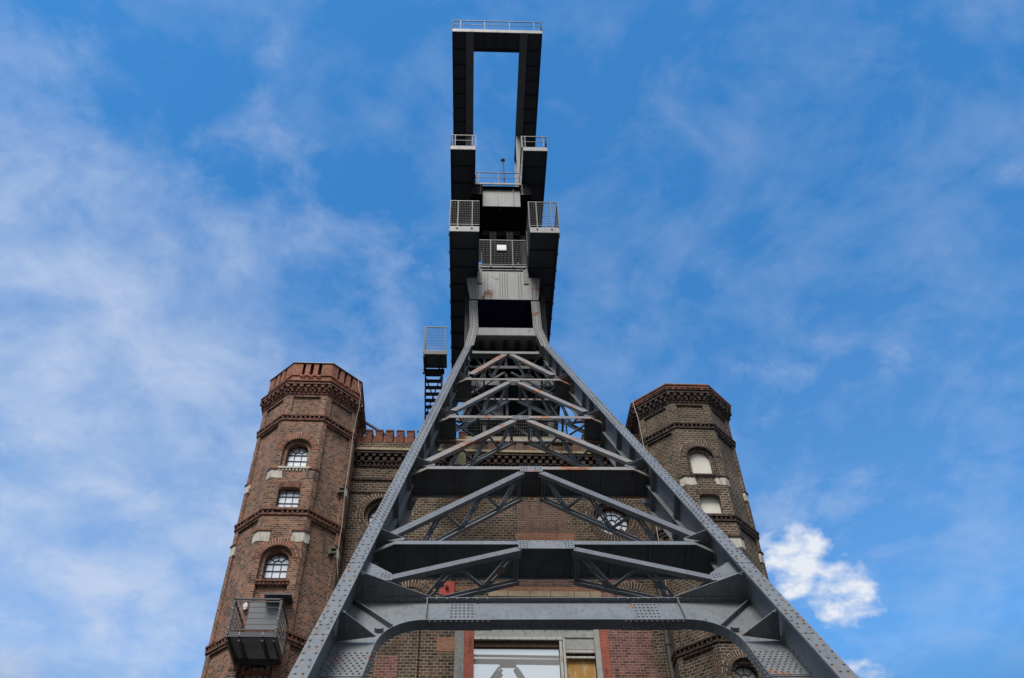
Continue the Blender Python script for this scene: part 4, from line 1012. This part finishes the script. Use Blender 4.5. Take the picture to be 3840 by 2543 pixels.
# top gallery: U-shaped crane beams with walkways
m_ = MB(HW); ZB = 52.5
for x0, x1 in ((-1.63, -.78), (2.86, 3.81)):
    m_.box(x0+.03, x1, 24.06, 33.0, ZB+.12, ZB+.30); y = 25.2
    while y < 32.5: m_.box(x0+.05, x1, y, y+.06, ZB+.02, ZB+.12); y += 1.0
m_.box(-1.63, -1.58, 24.06, 33.0, ZB, ZB+.4); m_.box(3.76, 3.81, 24.06, 33.0, ZB, ZB+.4)
m_.box(-.32, 2.46, 24.06, 25.24, ZB+.12, ZB+.30); m_.box(-.32, 2.46, 25.19, 25.25, ZB-.05, ZB+.4)
for x in (.3, .95, 1.6): m_.box(x, x+.05, 24.1, 25.2, ZB+.02, ZB+.12)
tg = m_.build('top_gallery', M['steel_dark'], HF)
m_ = MB(HW)
for x in (-.78, 2.46):
    m_.box(x, x+.46, 24.06, 33.2, ZB-.06, ZB-.03); m_.box(x+.21, x+.25, 24.06, 33.2, ZB-.03, ZB+.40); m_.box(x, x+.46, 24.06, 33.2, ZB+.40, ZB+.43)
m_.build('crane_beam', M['steel'], tg)
m_ = MB(HW); m_.box(-1.63, 3.81, 24.0, 24.05, ZB, ZB+.36)
for x in (-.55, -.42, 1.0, 1.1, 2.6, 2.75): m_.box(x, x+.03, 23.97, 24.0, ZB-.03, ZB+.33)
m_.build('fascia', M['steel_head'], tg); low_rail(tg, (-1.63, 24.02, ZB+.45), (3.81, 24.02, ZB+.45), 1.05, (0, .09, .36, .635, .91, 1))
low_rail(tg, (-1.63, 24.02, ZB+.45), (-1.63, 33, ZB+.45), 1.05, [i/8 for i in range(9)]); low_rail(tg, (3.81, 24.02, ZB+.45), (3.81, 33, ZB+.45), 1.05, [i/8 for i in range(9)])
# columns carrying the gallery
for x in (-.80, 2.48):
    for y in (31.0, 33.0):
        m_ = MB(HW); m_.box(x, x+.48, y, y+.03, 35.9, ZB-.06); m_.box(x, x+.48, y+.4, y+.43, 35.9, ZB-.06); m_.box(x+.22, x+.26, y+.03, y+.4, 35.9, ZB-.06); m_.build('column', M['steel_head'], HF)
    m_ = MB(HW)
    for zz in (38, 40, 45, 47.3, 49.6): m_.bar((x+.24, 31.2, zz), (x+.24, 33.2, zz+2.1), .08, .08)
    m_.build('bracing', M['steel'], HF)
# centre box between the upper decks, girders and machinery roof
m_ = MB(HW); m_.box(.29, 2.36, 28.56, 28.60, 41.13, 42.75); cbx = m_.build('centre_plate', M['steel_head'], HF)
m_ = MB(HW); m_.box(1.10, 1.12, 28.50, 28.56, 41.1, 42.2); m_.box(1.98, 2.0, 28.46, 28.56, 41.1, 42.9); m_.box(.26, .28, 28.46, 28.56, 42.5, 42.95); m_.build('stiffeners', M['steel_head'], cbx)
m_ = MB(HW); m_.box(-.16, 2.42, 28.30, 28.36, 42.84, 42.98); m_.build('ledge', M['steel_head'], cbx); low_rail(cbx, (-.12, 28.33, 43.02), (1.2, 28.33, 43.02), 1.0, (.0, .14, .97)); low_rail(cbx, (1.2, 28.33, 43.02), (2.4, 28.33, 43.02), 1.0, (.93, 1))
m_ = MB(HW); m_.box(.30, 2.36, 28.6, 31.0, 41.10, 41.13); m_.box(-.16, 2.42, 28.40, 33.0, 42.70, 42.80); m_.box(1.15, 1.22, 28.65, 29.25, 40.95, 41.09); m_.box(.3, 2.36, 32.6, 32.7, 36.0, 42.7); m_.box(.3, 2.36, 29.6, 29.9, 39.9, 40.3)
m_.build('machine_housing', M['black'], HF)
for x0, x1 in ((-.33, .27), (2.36, 2.98)):
    m_ = MB(HW); m_.box(x0, x1, 28.2, 33.0, 41.75, 41.79); m_.box((x0+x1)/2-.02, (x0+x1)/2+.02, 28.22, 33, 41.79, 42.6); m_.box(x0, x1, 28.2, 33.0, 42.6, 42.66); m_.box(x0, x1, 28.25, 28.27, 41.8, 42.6)
    gr = m_.build('bearing_girder', M['black'], HF); m_ = MB(HW); xx = x1-.10 if x0 < 1 else x0+.10
    m_.box(xx-.012, xx+.012, 28.17, 28.2, 41.75, 42.65); m_.box(xx-.15, xx+.11, 28.17, 28.2, 41.73, 41.76); m_.build('edge_angle', M['rust'] if x0 < 1 else M['steel_head'], gr)
# sheave wheels
for x in (.85, 1.75):
    m_ = MB(HW); R0 = 1.9; cy_, cz_ = 31.0, 38.9; n = 40
    for i in range(n):
        a, b = 2*math.pi*i/n, 2*math.pi*(i+1)/n
        for dx in (-.10, .10): m_.bar((x+dx, cy_+R0*math.cos(a), cz_+R0*math.sin(a)), (x+dx, cy_+R0*math.cos(b), cz_+R0*math.sin(b)), .05, .16, (1, 0, 0))
        m_.bar((x, cy_+(R0-.08)*math.cos(a), cz_+(R0-.08)*math.sin(a)), (x, cy_+(R0-.08)*math.cos(b), cz_+(R0-.08)*math.sin(b)), .05, .2, (1, 0, 0))
    sw = m_.build('sheave_wheel', M['black'], HF); m_ = MB(HW)
    for i in range(8): a = math.pi/4*i+.2; m_.bar((x, cy_, cz_), (x, cy_+1.82*math.cos(a), cz_+1.82*math.sin(a)), .09, .09, (1, 0, 0))
    m_.tube([(x-.2, cy_, cz_), (x+.2, cy_, cz_)], .2, 16); m_.build('spokes', M['black'], sw)
m_ = MB(HW); m_.tube([(.3, 31.0, 38.9), (2.4, 31.0, 38.9)], .1, 12); m_.build('axle', M['steel_dark'], HF)
# mast
m_ = MB(HW); m_.tube([(1.52, 28.6, 42.9), (1.46, 28.6, 45.7)], .045, 8); ms = m_.build('mast', M['steel_dark'], HF)
m_ = MB(HW); m_.tube([(1.46, 28.6, 45.68), (1.46, 28.6, 45.80)], .12, 12); m_.build('finial', M['steel_dark'], ms)
# soffit between legs, tower body, mid floors
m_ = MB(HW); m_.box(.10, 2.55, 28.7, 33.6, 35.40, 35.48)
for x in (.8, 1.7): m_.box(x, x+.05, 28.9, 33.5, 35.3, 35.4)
m_.build('soffit', plain('dark_violet_soffit', (.05, .04, .20), .6, .2, 3), HF)  # even dark violet base colour
m_ = MB(HW); m_.box(-.6, 3.45, 29.7, 34.0, 31.05, 31.15)
for y in (30.6, 31.5, 32.4, 33.3): m_.box(-.6, 3.45, y, y+.08, 30.9, 31.05)
for x in (-.6, 1.4, 3.35): m_.box(x, x+.1, 29.6, 34.0, 30.8, 31.05)
m_.build('deck', M['steel_dark'], HF)
for x, y in ((-.55, 29.6), (3.2, 29.6), (-.55, 33.7), (3.2, 33.7)):
    m_ = MB(HW); m_.box(x, x+.25, y, y+.03, 21.3, 35.5); m_.box(x, x+.25, y+.22, y+.25, 21.3, 35.5); m_.box(x+.11, x+.14, y+.03, y+.22, 21.3, 35.5); m_.build('column', M['steel_dark'], HF)
m_ = MB(HW); m_.box(-.3, 3.2, 33.7, 33.75, 27.4, 35.4); m_.box(-.3, .9, 33.65, 33.7, 26.0, 27.4); m_.box(.75, 2.0, 31.0, 31.05, 24.0, 31.0); m_.box(-.3, -.25, 29.8, 33.7, 27.8, 35.4); m_.box(3.15, 3.2, 29.8, 33.7, 27.8, 35.4)
m_.build('cladding', M['black'], HF); m_ = MB(HW); m_.box(.35, 1.25, 29.66, 29.72, 26.9, 28.1); m_.build('panel', M['steel'], HF)  # near-black sheets carry the shade between the legs in their colour
m_ = MB(HW)
for z in (25.0, 28.2): m_.box(-.5, 3.9, 28.9, 33.7, z, z+.08); m_.box(-.5, 3.9, 28.85, 28.9, z-.05, z+.22)
lw_ = m_.build('deck', M['steel_dark'], HF)
mesh_panel(lw_, 'mesh_guard', (-.5, 28.9, 25.25), (3.9, 28.9, 25.25), 1.1, 48, 6, (0, .25, .75, 1), pm='black', top=.03)
mesh_panel(lw_, 'mesh_guard', (-.5, 33.6, 25.25), (3.9, 33.6, 25.25), 1.9, 48, 10, (0, .5, 1), pm='steel_dark')
m_ = MB(HW)
for a, b in (((-.4, 25.1), (3.3, 28.2)), ((3.3, 25.1), (-.4, 28.2)), ((-.4, 21.6), (3.3, 25)), ((3.3, 21.6), (-.4, 25))): m_.bar((a[0], 29.65, a[1]), (b[0], 29.65, b[1]), .12, .1, (0, 1, 0))
m_.build('bracing', M['steel_dark'], HF)
m_ = MB(HW)
for z in (24.4, 26.5, 29.6):
    m_.box(-.8, 3.9, 29.3, 29.42, z, z+.16); m_.box(-.8, 3.9, 33.5, 33.62, z-.4, z-.22)
for x in (.35, 1.35, 2.35): m_.box(x, x+.12, 29.45, 29.57, 24.4, 31.0)
for a, b in (((-.4, 28.2), (1.4, 31.0)), ((3.3, 28.2), (1.4, 31.0)), ((-.4, 31.0), (1.4, 28.2)), ((3.3, 31), (1.4, 28.2)), ((-.7, 26.5), (.4, 29.6)), ((3.8, 26.5), (2.4, 29.6))): m_.bar((a[0], 29.5, a[1]), (b[0], 29.5, b[1]), .09, .08, (0, 1, 0))
m_.build('rear_bracing', M['steel_dark'], HF)
for n_ in (1, 2, 3):
    lo_ = levels[n_][1]; hi_ = levels[n_+1][0] if n_ < 3 else 36.0
    for sg in (-1, 1):
        m_ = MB(SW); m_.bar((sg*(hwid(lo_)-.2), lo_, .35), (sg*(hwid(lo_)*.55), (lo_+hi_)/2-.6, 1.1), .08, .06, (0, 1, 0)); m_.build('rear_brace', M['steel'], HF)
# ---- stair on the left side
st = MB(HW); st.box(-2.62, -1.47, 32.0, 33.1, 33.20, 33.24); st.build('landing_grating', M['galv'], HF)
m_ = MB(HW); m_.box(-2.64, -1.45, 31.96, 32.0, 33.1, 33.32); m_.box(-2.66, -2.58, 32.0, 33.2, 33.0, 33.32); m_.box(-1.9, -1.82, 32.0, 33.1, 33.05, 33.19); m_.box(-2.72, -1.6, 33.1, 33.25, 32.9, 33.15)
ld = m_.build('landing', M['steel_dark'], HF)
mesh_panel(ld, 'mesh_guard', (-2.64, 32.0, 33.35), (-1.47, 32.0, 33.35), 1.75, 20, 9, (.04, .9)); mesh_panel(ld, 'mesh_guard', (-2.66, 32.0, 33.35), (-2.66, 33.3, 33.35), 1.75, 12, 9, (0, 1))
stp = MB(HW); sx0, sx1 = -2.55, -1.78; N_ = 24
for x in (sx0-.05, sx1): stp.loft([(x, 33.1, 33.1), (x+.06, 33.1, 33.1), (x+.06, 33.1, 32.8), (x, 33.1, 32.8)], [(x, 33.1+N_*.26, 33.1-N_*.215), (x+.06, 33.1+N_*.26, 33.1-N_*.215), (x+.06, 33.1+N_*.26, 32.8-N_*.215), (x, 33.1+N_*.26, 32.8-N_*.215)])
so = stp.build('staircase', M['steel_dark'], HF); m_ = MB(HW)
for i in range(N_): y = 33.2+i*.26; z = 32.92-i*.215; m_.box(sx0, sx1, y, y+.24, z, z+.04)
m_.build('treads', M['steel_dark'], so); m_ = MB(HW)
for i in range(0, N_, 6):
    y, z = 33.2+i*.26, 32.75-i*.215; y2, z2 = y+6*.26, z-6*.215; m_.bar((sx0, y, z-.1), (sx1, y2, z2-.1), .05, .04); m_.bar((sx1, y, z-.1), (sx0, y2, z2-.1), .05, .04)
m_.build('cross_bracing', M['steel_dark'], so); m_ = MB(HW)
for x in (sx0-.06, sx1+.06):
    m_.bar((x, 33.1, 34.2), (x, 33.1+N_*.26, 34.2-N_*.215), .05, .05)
    for i in range(0, N_+1, 4): y, z = 33.1+i*.26, 33.0-i*.215; m_.bar((x, y, z), (x, y, z+1.1), .05, .05, (1, .01, 0))
m_.build('handrail', M['steel_dark'], so)
for x in (-2.62, -1.62): m_ = MB(HW); m_.box(x, x+.12, 37.9, 38.02, 21.3, 29.2); m_.build('column', M['steel_dark'], HF)
